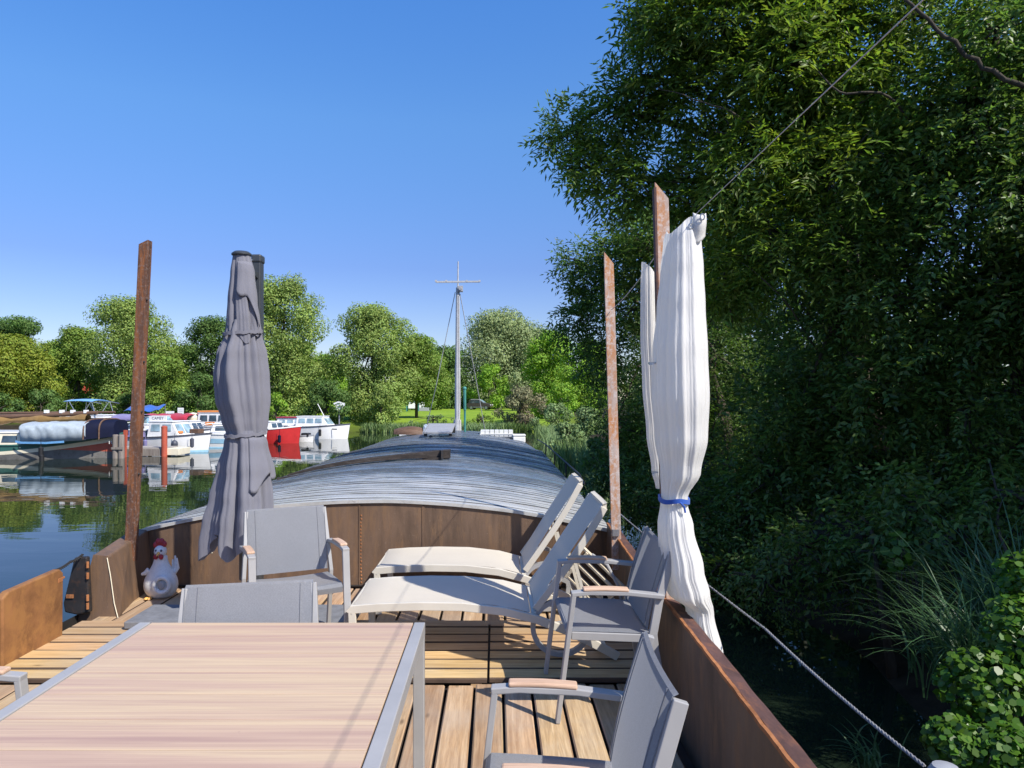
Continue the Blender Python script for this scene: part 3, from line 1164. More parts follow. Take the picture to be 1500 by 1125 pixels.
t = thing("dinghy", "small upturned brown dinghy with a pale tarpaulin on the foredeck", "dinghy", (-2.0, 18.0, 0.70))
s = MB()
rows = []
for i in range(9):
    f = i / 8
    w = 0.30 * math.sin(PI * (0.08 + 0.84 * f)) ** 0.6
    rows.append([(-0.55 + 0.85 * f, w * math.cos(PI * k / 8), 0.02 + 0.2 * math.sin(PI * k / 8) * (0.6 + 0.4 * math.sin(PI * f))) for k in range(9)])
s.grid(rows)
s.build("hull", M['brown'], t, smooth='all')
s = MB()
rows = []
for i in range(9):
    f = i / 8
    w = 0.33 * math.sin(PI * (0.15 + 0.7 * f)) ** 0.6
    rows.append([(0.2 + 0.38 * f, w * math.cos(PI * k / 8), 0.03 + (0.23 + 0.02 * math.sin(k * 3 + i * 2)) * math.sin(PI * k / 8)) for k in range(9)])
s.grid(rows)
s.build("tarpaulin", M['tarp'], t)

t = thing("slatted_crate", "white slatted crate on the right side of the foredeck roof", "crate", (0, 17.6, 0.0))
s = MB()
for k in range(7):
    s.bb((-0.35 + k * 0.115, -0.2, arch(0) + 0.02), (-0.25 + k * 0.115, 0.25, arch(0) + 0.17))
s.bb((-0.37, -0.215, arch(0) + 0.07), (0.47, -0.202, arch(0) + 0.09))
s.build("slats", M['whited'], t)
MB().bb((-0.37, -0.19, arch(0)), (0.47, 0.24, arch(0) + 0.018)).build("base", M['greypl'], t)

t = thing("white_chest", "small rounded white chest at the right end of the foredeck", "chest", (0.62, 17.4, 0.0))
MB().bb((-0.18, -0.2, 0.55), (0.12, 0.2, 0.70)).build("body", M['whitep'], t, bevel=0.02)
MB().bb((-0.19, -0.21, 0.705), (0.13, 0.21, 0.745)).build("lid", M['whited'], t, bevel=0.02)


# ------------------------------------------------------------------ garden furniture
def sling_sheet(path_yz, hw, nx=8, sag=0.012, up=True):
    """cloth between two side rails; path in (y,z)"""
    rows = []
    for (y, z), (ny, nz) in path_yz:
        r_ = []
        for i in range(nx + 1):
            f = i / nx * 2 - 1
            d = sag * (1 - f * f)
            r_.append((f * hw, y - ny * d, z - nz * d))
        rows.append(r_)
    return rows


def make_chair():
    c = thing("garden_chair", "grey sling garden chair facing us, back lit by the sun beside the parasol", "chair", (0, 0, 0), 0, "grey sling garden chairs round the table")
    HW = 0.275
    for sx in (-1, 1):
        MB().bar((sx * HW, -0.315, 0.0), (sx * HW, -0.240, 0.64), 0.042, 0.022, (0, 1, 0)).build("leg", M['alu'], c, bevel=0.003)
        MB().path([(sx * HW, 0.235, 0.0), (sx * HW, 0.165, 0.36), (sx * HW, 0.155, 0.44), (sx * (HW - 0.012), 0.185, 0.60), (sx * (HW - 0.026), 0.256, 0.842)], 0.024, 0.040, (0, 1, 0)).build("leg", M['alu'], c, bevel=0.003)
        ar = MB().path([(sx * HW, -0.252, 0.645), (sx * HW, -0.16, 0.653), (sx * HW, 0.03, 0.648), (sx * HW, 0.205, 0.628)], 0.043, 0.022).build("armrest", M['alu'], c, bevel=0.004)
        pts = [(sx * HW, -0.195 + 0.225 * k / 6, 0.668 + 0.004 * math.sin(PI * k / 6) - 0.005 * (k / 6)) for k in range(7)]
        MB().path(pts, 0.047, 0.016).build("arm_pad", M['pad'], ar, bevel=0.006)
    f = MB()
    for sx in (-1, 1):
        f.bar((sx * (HW - 0.033), -0.245, 0.425), (sx * (HW - 0.033), 0.165, 0.405), 0.024, 0.04)
    f.bar((-HW + 0.046, -0.242, 0.42), (HW - 0.046, -0.242, 0.42), 0.03, 0.03)
    f.bar((-HW + 0.046, 0.15, 0.402), (HW - 0.046, 0.15, 0.402), 0.03, 0.03)
    f.build("seat_frame", M['alu'], c, bevel=0.003)
    pth = [((-0.262, 0.395), (-0.6, 0.6)), ((-0.268, 0.430), (-0.3, 0.9)), ((-0.25, 0.449), (0, 1)), ((-0.15, 0.447), (0, 1)), ((-0.03, 0.442), (0, 1)), ((0.08, 0.436), (0, 1)), ((0.15, 0.430), (0, 1))]
    MB().grid(sling_sheet(pth, HW - 0.024, 10, 0.010)).build("seat", M['sling'], c, smooth=True)
    pth = []
    for k in range(9):
        z = 0.455 + 0.395 * k / 8
        y = 0.150 + 0.100 * ((z - 0.44) / 0.40) ** 1.3
        pth.append(((y - 0.014, z), (-1, 0.25)))
    pth.append(((0.252, 0.857), (-1, 0.2)))
    rows = sling_sheet(pth, HW - 0.028, 10, -0.012)
    MB().grid(rows).build("backrest", M['sling'], c, smooth=True)
    # sewn hems down both sides of the back
    h = MB()
    for sx in (0, 1, 9, 10):
        h.tube([Vector(r_[sx]) + Vector((0, -0.003, 0)) for r_ in rows[:-1]], 0.0016, 5)
    build_each(h, "hem", M['sling'], c)
    return c


chair = make_chair()
chair.location = (-1.27, 4.46, 0.03)
chair.rotation_euler = (0, 0, R(26))


def put_chair(loc, rot, label):
    c = copy_tree(chair)
    c.location = loc
    c.rotation_euler = rot
    c["label"] = label
    return c


put_chair((-0.945, 2.64, 0.0), (0, 0, R(11)), "grey sling garden chair tucked in at the far end of the table")
put_chair((0.615, 3.80, 0.018), (0, 0.055, R(-88)), "grey sling garden chair facing left beside the loungers, curtain shadow on its seat")
put_chair((0.225, 2.05, 0.0), (0, 0, R(-93)), "closest grey sling garden chair facing the table, cut off by the bottom edge")
put_chair((-1.865, 2.16, 0.0), (0, 0, R(91)), "grey garden chair on the table's far left of which only one armrest shows")


def make_table():
    t = thing("patio_table", "patio table with pinkish wood-look slatted top and grey metal frame", "table", (-0.82, 1.70, 0.0))
    hw, y0, y1 = 0.55, -0.95, 1.04
    s = MB()
    for (a, b) in (((-hw + 0.02, y0, 0.715), (-hw + 0.02, y1, 0.715)), ((hw - 0.02, y0, 0.715), (hw - 0.02, y1, 0.715))):
        s.bar(a, b, 0.042, 0.05)
    for y in (y0 + 0.02, y1 - 0.02):
        s.bar((-hw + 0.042, y, 0.7), (hw - 0.042, y, 0.7), 0.03, 0.03)
    s.build("frame", M['alu'], t, bevel=0.003)
    s = MB()
    n, p = 12, (y1 - y0 + 0.004) / 12
    for k in range(n):
        s.bb((-hw + 0.046, y0 + k * p, 0.722), (hw - 0.046, y0 + (k + 1) * p - 0.0032, 0.738))
    tt_ = s.build("table_top", M['table'], t, bevel=0.0012)
    MB().bb((-hw + 0.05, y0 + 0.04, 0.712), (hw - 0.05, y1 - 0.04, 0.7195)).build("underlay", M['dirt'], tt_)  # dark sheet added so the seams between slats read as shade
    for sx in (-1, 1):
        for y in (y0 + 0.02, y1 - 0.02):
            MB().bar((sx * (hw - 0.021), y, 0.0), (sx * (hw - 0.021), y, 0.688), 0.042, 0.04, (0, 1, 0)).build("leg", M['alu'], t, bevel=0.003)
    return t


make_table()


def make_lounger():
    t = thing("sun_lounger", "taupe sun lounger on the duckboards, seat crossed by the curtain's shadow", "sun lounger", (0, 4.58, 0.03), 0, "taupe sun loungers side by side")
    W2 = 0.315
    rail = [(-0.875, 0.30), (-0.86, 0.325), (-0.70, 0.338), (-0.45, 0.346), (-0.2, 0.342), (0.05, 0.314), (0.25, 0.262), (0.42, 0.196), (0.56, 0.128), (0.68, 0.062), (0.74, 0.025)]
    for sy in (-1, 1):
        MB().path([(x, sy * W2, z) for x, z in rail], 0.026, 0.052).build("side_rail", M['taupe'], t, bevel=0.004)
        MB().bar((-0.845, sy * W2, 0.0), (-0.858, sy * W2, 0.305), 0.026, 0.045, (1, 0, 0)).build("leg", M['taupe'], t, bevel=0.004)
        # big open ring the head end rolls on
        n = 30
        ring = [(0.40 + 0.17 * math.cos(2 * PI * k / n), sy * (W2 - 0.035), 0.20 + 0.17 * math.sin(2 * PI * k / n)) for k in range(n + 1)]
        MB().path(ring, 0.030, 0.034, (0, 1, 0)).build("wheel", M['alu'], t)
    s = MB()
    s.bar((-0.868, -W2 + 0.013, 0.31), (-0.868, W2 - 0.013, 0.31), 0.03, 0.035)
    s.bar((0.235, -W2 + 0.013, 0.285), (0.235, W2 - 0.013, 0.285), 0.03, 0.03)
    s.bar((0.66, -W2 + 0.013, 0.072), (0.66, W2 - 0.013, 0.072), 0.03, 0.03)
    build_each(s, "cross_bar", M['taupe'], t, bevel=0.003)
    pts = [(-0.872, 0.335), (-0.85, 0.352), (-0.70, 0.362), (-0.45, 0.370), (-0.2, 0.366), (0.0, 0.348), (0.12, 0.326), (0.215, 0.300)]
    rows = []
    for x, z in pts:
        rows.append([(x, f * (W2 - 0.012), z - 0.012 * (1 - f * f)) for f in [k / 5 - 1 for k in range(11)]])
    MB().grid(rows).build("seat", M['taupesling'], t, smooth=True)
    # backrest
    bk = [(0.245, 0.318), (0.36, 0.478), (0.47, 0.640), (0.57, 0.800), (0.66, 0.965)]
    for sy in (-1, 1):
        MB().path([(x, sy * (W2 - 0.028), z) for x, z in bk], 0.024, 0.044, (-0.8, 0, 0.6)).build("back_rail", M['taupe'], t, bevel=0.003)
    s = MB().bar((0.665, -W2 + 0.04, 0.972), (0.665, W2 - 0.04, 0.972), 0.024, 0.03)
    s.bar((0.45, -W2 + 0.04, 0.585), (0.45, W2 - 0.04, 0.585), 0.02, 0.02)
    build_each(s, "back_bar", M['taupe'], t)
    rows = []
    for k in range(9):
        f = k / 8
        x = 0.235 + (0.655 - 0.235) * f - 0.006 * math.sin(PI * f)
        z = 0.325 + (0.985 - 0.325) * f
        rows.append([(x + 0.008 * (1 - g * g), g * (W2 - 0.03), z - 0.005 * (1 - g * g)) for g in [j / 5 - 1 for j in range(11)]])
    rows.append([(p[0] + 0.025, p[1], p[2] + 0.008) for p in rows[-1]])
    MB().grid(rows).build("backrest", M['taupesling'], t, smooth=True)
    s = MB()
    for sy in (-1, 1):
        s.bar((0.49, sy * 0.25, 0.60), (0.62, sy * 0.25, 0.10), 0.02, 0.02)
    build_each(s, "back_strut", M['taupe'], t)
    return t


lg = make_lounger()
l2 = copy_tree(lg)
l2.location = (-0.02, 5.60, 0.0)
lg.scale = (1, 1, 0.95)
l2["label"] = "taupe sun lounger against the rusty bulkhead, its seat mostly in sun"


# ------------------------------------------------------------------ folded parasol
def folds(theta, seed, ks, z=0.0, tw=0.0):
    r_ = random.Random(seed)
    v = 0
    for k, a in ks:
        v += a * (2.1 * abs(math.sin(0.5 * k * (theta + tw * z) + r_.uniform(0, 6.28) + 0.25 * math.sin(2 * z + k))) ** 0.85 - 1.15) if k % 2 == 0 else a * math.sin(k * (theta + tw * z) + r_.uniform(0, 6.28))
    return v


def interp(tab, z):
    tab = sorted(tab)
    if z <= tab[0][0]:
        return tab[0][1:]
    for a, b in zip(tab, tab[1:]):
        if z <= b[0]:
            f = (z - a[0]) / (b[0] - a[0])
            f = f * f * (3 - 2 * f)
            return tuple(a[i] + (b[i] - a[i]) * f for i in range(1, len(a)))
    return tab[-1][1:]


def draped(prof, y0, seed, hem=None, top=None, nt=150, nz=46, ks=((5, .30), (9, .35), (14, .25), (23, .12)), depth=0.8, tw=0.35):
    """cloth hung round an axis: prof rows are (z, x centre, half width, fold depth)"""
    zs = [p[0] for p in prof]
    z0, z1 = min(zs), max(zs)
    rows = []
    for i in range(nz + 1):
        f = i / nz
        row = []
        for k in range(nt):
            th = 2 * PI * k / nt
            lo = z0 + (hem(th) if hem else 0)
            hi = z1 + (top(th) if top else 0)
            z = lo + (hi - lo) * f
            cx, hw, am = interp(prof, min(max(z, z0), z1))
            fo = folds(th, seed, ks, z, tw)
            sharp = fo
            rr = hw * (1 - am * 0.5 + am * sharp)
            row.append((cx + rr * math.cos(th), y0 + rr * depth * math.sin(th), z))
        rows.append(row)
    return MB().grid(rows, closed=True)


def make_parasol():
    D = 4.92
    k = D / FPX
    px = lambda u: (u - CU) * k
    pz = lambda v: EYE - (v - CV) * k
    t = thing("parasol", "folded dark lavender-grey parasol tied up beside its upright pole", "parasol", (px(355), D, 0.0))
    bx = t.location.x
    def tab(rows):
        return [(pz(v), px((a + b) / 2) - bx, (b - a) / 2 * k, am) for v, a, b, am in rows]
    upper = tab([(372, 341, 367, .08), (400, 337, 373, .16), (440, 333, 377, .22), (470, 331, 381, .26), (490, 330, 382, .28)])
    o = draped(upper, 0, 11, hem=lambda th: 0.05 * math.sin(2 * th + 0.6) + 0.02 * math.sin(7 * th), ks=((3, .3), (6, .4), (10, .3), (16, .15))).build("canopy", M['parasol'], t, smooth='all')
    mid_ = tab([(470, 334, 378, .26), (490, 328, 380, .30), (520, 317, 386, .30), (550, 313, 389, .26), (585, 316, 391, .22), (615, 325, 389, .20), (636, 332, 387, .18)])
    draped(mid_, 0, 23, ks=((3, .34), (6, .40), (10, .30), (16, .16)), tw=0.12).build("canopy", M['parasol'], t, smooth='all')
    low = tab([(630, 333, 386, .18), (650, 330, 391, .26), (690, 322, 398, .34), (730, 314, 402, .36), (765, 306, 403, .36), (795, 302, 400, .36)])
    def hem(th):
        # lower at the front-left, hiked up at the right
        return 0.06 * math.sin(5 * th + 1.0) + 0.05 * math.sin(3 * th + 2.2) + (0.16 if math.cos(th) > 0.55 else 0.0) * 0.6 - 0.03
    draped(low, 0, 37, hem=hem, ks=((3, .34), (6, .38), (10, .30), (18, .12)), tw=0.3).build("canopy", M['parasol'], t, smooth='all')
    # loose panel thrown over the right side with its own hem
    rows = []
    for i in range(19):
        f = i / 18
        row = []
        for j in range(25):
            g = j / 24
            th = R(-66) + R(95) * g
            v = 640 + (72 + 9 * math.sin(g * 9.5 + 0.4) - 24 * g) * f
            cx, hw, am = interp(low, pz(v))
            rr = hw * (0.98 + 0.06 * f + 0.07 * f * math.sin(g * 15 + 1) + 0.03 * math.sin(g * 7))
            row.append((cx + rr * math.cos(th), rr * 0.85 * math.sin(th), pz(v)))
        rows.append(row)
    MB().grid(rows).build("flap", M['parasol'], t, smooth='all', solid=0.003)
    rows = []
    for i in range(13):
        f = i / 12
        row = []
        for j in range(17):
            g = j / 16
            th = R(-95) + R(80) * g
            v = 385 + (45 + 48 * g ** 2 + 5 * math.sin(g * 9)) * f
            cx, hw, am = interp(upper, pz(v))
            rr = hw * (1.04 + 0.07 * f + 0.04 * f * math.sin(g * 11))
            row.append((cx + rr * math.cos(th), rr * 0.85 * math.sin(th), pz(v)))
        rows.append(row)
    MB().grid(rows).build("flap", M['parasol'], t, smooth='all', solid=0.003)
    # tie bands
    for v, a, b in ((488, 328, 383), (636, 330, 389)):
        z = pz(v)
        hw = (b - a) / 2 * k
        cx = px((a + b) / 2) - bx
        ring = [(cx + hw * 1.0 * math.cos(2 * PI * q / 40), hw * 0.84 * math.sin(2 * PI * q / 40), z + 0.012 * math.sin(2 * PI * q / 40 + 1.0) + 0.004 * math.sin(q * 1.7)) for q in range(41)]
        MB().path(ring, 0.006, 0.022).build("tie_band", M['parasol'], t, smooth=True)
    s = MB().lathe([(0.050, -0.005), (0.068, 0.0), (0.068, 0.010), (0.05, 0.024), (0.02, 0.030)], (px(354) - bx, 0, pz(374)), 20)
    s.build("top_cap", M['pole'], t, smooth=True)
    MB().tube([(px(355) - bx, 0, 0.35), (px(355) - bx, 0, pz(375))], 0.022, 10).build("rib_pole", M['pole'], t)
    ux = px(378) * 5.25 / D - bx
    uy = 5.25 - D
    s = MB().box((ux, uy, 1.34), (0.062, 0.085, 2.58))
    s.build("upright", M['pole'], t, bevel=0.008)
    s = MB().box((ux, uy, 2.635), (0.075, 0.10, 0.06))
    s.build("upright_cap", M['pole'], t, bevel=0.012)
    s = MB()
    for z in (2.58, 2.62):
        s.tube([(ux - 0.03, uy - 0.06, z), (ux - 0.03, uy - 0.045, z)], 0.008, 6)
    build_each(s, "bolt", M['steel'], t)
    MB().bar((ux, uy, 2.5), (px(355) - bx, 0, 2.55), 0.03, 0.04).build("arm", M['pole'], t)
    s = MB()
    for sx in (-1, 1):
        s.bb((ux + sx * 0.40 - 0.375, uy - 0.42, 0.035), (ux + sx * 0.40 + 0.375, uy + 0.0, 0.085))
    build_each(s, "base_slab", M['slab'], t, bevel=0.008)
    s = MB().bb((ux - 0.06, uy - 0.06, 0.03), (ux + 0.06, uy + 0.07, 0.16))
    s.build("base_socket", M['pole'], t, bevel=0.006)


make_parasol()


# ------------------------------------------------------------------ white curtain gathered round the post
def make_curtain():
    D = 3.60
    k = D / FPX
    px = lambda u: (u - CU) * k
    pz = lambda v: EYE - (v - CV) * k
    t = thing("curtain", "white curtain bunched round a rusty post with a blue tie", "curtain", (px(990), D, 0.3))
    bx, bz = t.location.x, 0.3
    tb = lambda rows: [(pz(v) - bz, px((a + b) / 2) - bx, (b - a) / 2 * k, am) for v, a, b, am in rows]
    main = tb([(333, 978, 1022, 0.044), (350, 973, 1024, 0.050), (400, 969, 1027, 0.050), (450, 964, 1029, 0.050), (520, 958, 1032, 0.047), (580, 957, 1034, 0.055), (640, 962, 1032, 0.061), (690, 969, 1023, 0.072), (728, 970, 1005, 0.083), (736, 969, 1005, 0.083), (770, 965, 1013, 0.072), (830, 968, 1027, 0.077), (866, 976, 1036, .07), (892, 1006, 1043, .07), (960, 1013, 1057, .08)])
    draped(main, 0.0, 51, hem=lambda th: 0.05 - 0.07 * math.cos(th) + 0.015 * math.sin(9 * th), top=lambda th: 0.02 * math.sin(3 * th) + 0.03 * math.cos(th), nt=320, nz=80,
           ks=((3, .30), (8, .40), (14, .34), (26, .20)), depth=1.65, tw=0.10).build("drape", M['curtain'], t, smooth='all')
    back = tb([(370, 945, 965, .18), (400, 944, 967, .22), (480, 944, 969, .24), (560, 947, 972, .24), (640, 953, 976, .20), (700, 961, 983, .15), (730, 968, 988, .12)])
    draped(back, 0.40, 77, nt=90, nz=40, top=lambda th: -0.03 * math.cos(th), ks=((3, .3), (6, .4), (10, .3), (18, .2)), depth=0.9, tw=0.1).build("drape", M['curtain'], t, smooth='all').location.x = 0.068
    ring = []
    z = pz(731) - bz
    cx, hw = px(987) - bx, 20.5 * k
    for q in range(41):
        a = 2 * PI * q / 40
        ring.append((cx + hw * math.cos(a), hw * 1.68 * math.sin(a), z + 0.006 * math.sin(3 * a)))
    s = MB().path(ring, 0.008, 0.022)
    s.tube([(cx + 0.0, -hw * 1.7, z), (cx + 0.02, -hw * 1.75, z - 0.02), (cx + 0.025, -hw * 1.75, z - 0.05)], 0.005, 6)
    s.build("tieback", M['bluetie'], t, smooth=True)
    # turned-over top corner with its eyelets
    rows = []
    for i in range(11):
        f = i / 10
        row = []
        for j in range(9):
            g = j / 8
            u = 1005 + 18 * g - 3 * f * (1 - g)
            v = 321 + 32 * f + 5 * math.sin(g * 3) + 12 * f * (1 - g)
            row.append((px(u) - bx, -0.125 - 0.02 * math.sin(g * PI) - 0.01 * math.sin(f * 5), pz(v) - bz))
        rows.append(row)
    MB().grid(rows).build("top_fold", M['curtain'], t, smooth='all', solid=0.004)
    for (u, v, yy_) in ((1001, 341, -0.135), (1015, 330, -0.162)):
        c = (px(u) - bx, yy_, pz(v) - bz)
        n = 16
        ringp = [(c[0] + 0.010 * math.cos(2 * PI * q / n), c[1] - 0.004, c[2] + 0.014 * math.sin(2 * PI * q / n)) for q in range(n)]
        MB().tube(ringp, 0.0035, 6, closed=True).build("eyelet", M['steel'], t, smooth=True)
    for (u, v, w) in ((956, 532, 0.05), (958, 691, 0.03)):
        s = MB().box((px(u) - bx, -0.02, pz(v) - bz), (w, 0.02, 0.008)).box((px(u) - bx - w * 0.3, -0.022, pz(v) - bz - 0.004), (w * 0.3, 0.018, 0.012))
        s.build("clip", M['steel'], t)


make_curtain()

# ------------------------------------------------------------------ small things on deck
def make_rooster():
    t = thing("rooster_statue", "white ceramic rooster statue with red comb in the deck corner", "statue", (-2.70, 5.74, 0.0))
    s = MB()
    prof = [(0.06, 0.0), (0.095, 0.012), (0.125, 0.05), (0.138, 0.10), (0.128, 0.155), (0.100, 0.205), (0.073, 0.25), (0.056, 0.29), (0.050, 0.325), (0.050, 0.345)]
    s.lathe(prof, (0, 0, 0), 28, 1.0, 0.82)
    s.ball((-0.002, -0.004, 0.372), (0.050, 0.048, 0.052), 18, 12)
    s.build("body", M['roost'], t, smooth=True, subsurf=1)
    # ring-shaped wing handle on the right, loop tail, wing tip left
    s = MB()
    n = 22
    s.tube([(0.055 + 0.055 * math.cos(2 * PI * q / n), -0.104 + 0.01 * math.cos(2 * PI * q / n), 0.125 + 0.060 * math.sin(2 * PI * q / n)) for q in range(n)], 0.018, 8, closed=True)
    s.build("wing", M['roost'], t, smooth=True)
    MB().ball((0.050, -0.108, 0.124), (0.030, 0.008, 0.034), 12, 8).build("wing_hollow", M['greypl'], t, smooth=True)
    s = MB()
    s.tube([(-0.085, -0.02, 0.225), (-0.115, -0.03, 0.20), (-0.140, -0.035, 0.195)], 0.026, 8, 0.010)
    s.build("wing", M['roost'], t, smooth=True)
    s = MB()
    for dx, h in ((0.0, 0.10), (0.022, 0.13), (0.040, 0.11)):
        s.tube([(0.070 + dx * 0.6, 0.03, 0.19), (0.085 + dx, 0.03, 0.23), (0.083 + dx * 0.8, 0.03, 0.20 + h)], 0.018, 8, 0.007)
    s.build("tail", M['roost'], t, smooth=True)
    s = MB()
    for dx, dz, r_ in ((-0.042, 0.425, 0.02), (-0.018, 0.447, 0.025), (0.008, 0.448, 0.025), (0.03, 0.432, 0.02)):
        s.ball((dx, -0.004, dz), (r_, 0.016, r_ * 1.25), 10, 7)
    s.box((-0.004, -0.004, 0.425), (0.07, 0.022, 0.03))
    s.build("comb", M['red'], t, smooth=True)
    s = MB()
    s.ball((-0.018, -0.05, 0.337), (0.019, 0.016, 0.022), 10, 7)
    s.ball((0.024, -0.05, 0.337), (0.019, 0.016, 0.022), 10, 7)
    build_each(s, "wattle", M['red'], t, smooth=True)
    s = MB().tube([(0.002, -0.046, 0.366), (0.002, -0.066, 0.360), (0.002, -0.080, 0.349)], 0.014, 8, 0.003)
    s.build("beak", M['beak'], t, smooth=True)
    for dx in (-0.020, 0.022):
        MB().ball((dx, -0.044, 0.386), (0.009, 0.006, 0.010), 10, 7).build("eye", M['fender'], t, smooth=True)
    s = MB()
    for dx in (-0.075, -0.05):
        s.ball((dx, -0.085, 0.012), (0.018, 0.026, 0.012), 8, 6)
    build_each(s, "foot", M['beak'], t, smooth=True)


make_rooster()


def make_rack():
    t = thing("slatted_rack", "folded cream slatted rack leaning behind the left-facing chair", "rack", (0.0, 5.0, 0.0))
    # slats fall from upper left to lower right
    for k in range(5):
        a = Vector((0.585 - 0.035 * k + 0.03, 0.18 + 0.02 * k, 0.545 - 0.048 * k))
        b = a + Vector((0.40, -0.30, -0.36)) * (0.78 if k == 0 else 0.92)
        MB().bar(a, b, 0.026, 0.02).build("slat", M['cream'], t, bevel=0.004)
    s = MB()
    s.bar((0.66, 0.08, 0.50), (0.50, 0.16, 0.29), 0.016, 0.02)
    s.bar((0.86, -0.10, 0.30), (0.72, 0.0, 0.09), 0.016, 0.02)
    for k in range(4):
        p = Vector((0.80 - 0.05 * k, -0.02, 0.28 - 0.05 * k))
        s.bar(p, p + Vector((0.0, 0, -0.09)), 0.014, 0.014)
    build_each(s, "cross_bar", M['cream'], t)
    s = MB()
    s.tube([(0.70, 0.12, 0.48), (0.80, 0.05, 0.42), (0.86, -0.02, 0.30), (0.90, -0.08, 0.10), (0.88, -0.1, 0.0)], 0.012, 8)
    s.build("support_loop", M['alu'], t, smooth=True)


make_rack()


def rope_pts(pts, n=60, sag=0.0):
    pts = [Vector(p) for p in pts]
    out = []
    for a, b in zip(pts, pts[1:]):
        for i in range(n):
            f = i / n
            p = a.lerp(b, f)
            p.z -= sag * 4 * f * (1 - f)
            out.append(p)
    out.append(pts[-1])
    return out


def make_rope(name, label, cat, pts, r, mat, sag=0.0, twist=True):
    c = rope_pts(pts, 90, sag)
    s = MB()
    L = [0.0]
    for a, b in zip(c, c[1:]):
        L.append(L[-1] + (b - a).length)
    if twist:
        d = (c[-1] - c[0]).normalized()
        a1 = d.orthogonal().normalized()
        b1 = d.cross(a1)
        for k in range(3):
            fine = []
            for p0, l in zip(c, L):
                ph = l / (r * 9) * 2 * PI + k * 2 * PI / 3
                fine.append(p0 + (a1 * math.cos(ph) + b1 * math.sin(ph)) * r * 0.5)
            s.tube(fine, r * 0.56, 6)
    else:
        s.tube(c[::6] + [c[-1]], r, 6)
    o = s.build(name, mat, None, smooth='all', origin=c[0])
    return tag(o, label, cat)


make_rope("mooring_rope", "taut grey mooring rope running along the right side over dark water", "rope", [(1.07, 6.06, 0.62), (1.26, 3.3, 0.53), (1.30, 2.15, 0.49)], 0.0065, M['rope'], 0.012)
make_rope("gate_rope", "short dark rope across the gap in the left bulwark", "rope", [(-2.93, 4.72, 0.46), (-2.99, 5.0, 0.455), (-3.02, 5.2, 0.462)], 0.010, M['blackrope'], 0.008)
wa = Vector((1.02, 3.7, 2.54))
wb = at(1352, 0, 1.35)
wc = wa + (wb - wa) * 2.2
make_rope("guy_wire", "thin grey wire slanting from the curtain top up across the trees", "wire", [wa, wb, wc], 0.0019, M['wire'], 0.0, False)
make_rope("curtain_wire", "thin wire strung between the two rusty posts on the right", "wire", [(0.885, 5.40, 2.28), (0.90, 3.88, 2.42)], 0.003, M['wire'], 0.03, False)
t = thing("mooring_bollard", "blue-grey bollard head where the mooring rope ends", "bollard", (1.345, 2.12, 0.0))
MB().lathe([(0.03, 0.0), (0.03, 0.45), (0.045, 0.47), (0.05, 0.50), (0.035, 0.525), (0.01, 0.53)], (0, 0, -0.02), 14).build("head", M['greypl'], t, smooth=True)
MB().bar((0, 0, 0.05), (-0.42, 0, 0.05), 0.05, 0.05).build("arm", M['flange'], t)


# ------------------------------------------------------------------ marina
def boat_hull(L, Wd, H, rake=0.18, sheer=0.25, n=16, tuck=0.75):
    """rows of (keel .. gunwale) along +x; bow at +L/2. Returns (port rows, starboard rows)"""
    P, Sb = [], []
    for i in range(n + 1):
        f = i / n
        w = Wd / 2 * (1 - max(0, (f - 0.45) / 0.55) ** 2.2) * (0.88 + 0.12 * min(1, f / 0.2))
        w = max(w, 0.02)
        h = H * (1 + sheer * max(0, f - 0.25) ** 1.6)
        x = -L / 2 + L * f
        over = rake * L * 0.25 * max(0, (f - 0.6) / 0.4) ** 2
        col = []
        for q in range(5):
            g = q / 4
            col.append((x - over * (1 - g), w * (tuck + (1 - tuck) * g ** 0.7), -0.25 + (h + 0.25) * g))
        P.append(col)
        Sb.append([(a, -b, c) for a, b, c in col])
    return P, Sb


def make_boat(name, label, cat, loc, rotz, L, Wd, H, hull_mat, stripe_mat=None, deck_mat=None, group=None, sheer=0.25, boot=None):
    t = thing(name, label, cat, loc, rotz, group)
    P, Sb = boat_hull(L, Wd, H, sheer=sheer)
    s = MB()
    s.grid(P)
    s.grid(Sb)
    s.grid([P[0], Sb[0]])
    s.build("hull", hull_mat, t, smooth=True)
    d = MB()
    d.grid([[(c[-1][0], c[-1][1] * 0.97, c[-1][2] - 0.05) for c in P], [(c[-1][0], c[-1][1] * 0.97, c[-1][2] - 0.05) for c in Sb]])
    d.build("deck", deck_mat or M['whitep'], t)
    r_ = MB()
    for side in (P, Sb):
        r_.path([Vector(c[-1]) for c in side], 0.05, 0.07)
    build_each(r_, "rub_rail", stripe_mat or M['whited'], t)
    if boot:
        b_ = MB()
        for side in (P, Sb):
            b_.path([Vector(c[1]) + Vector((0, 0.012 if c[1][1] > 0 else -0.012, 0)) for c in side], 0.02, 0.13)
        b_.build("boot_stripe", boot, t)
    return t, P, Sb


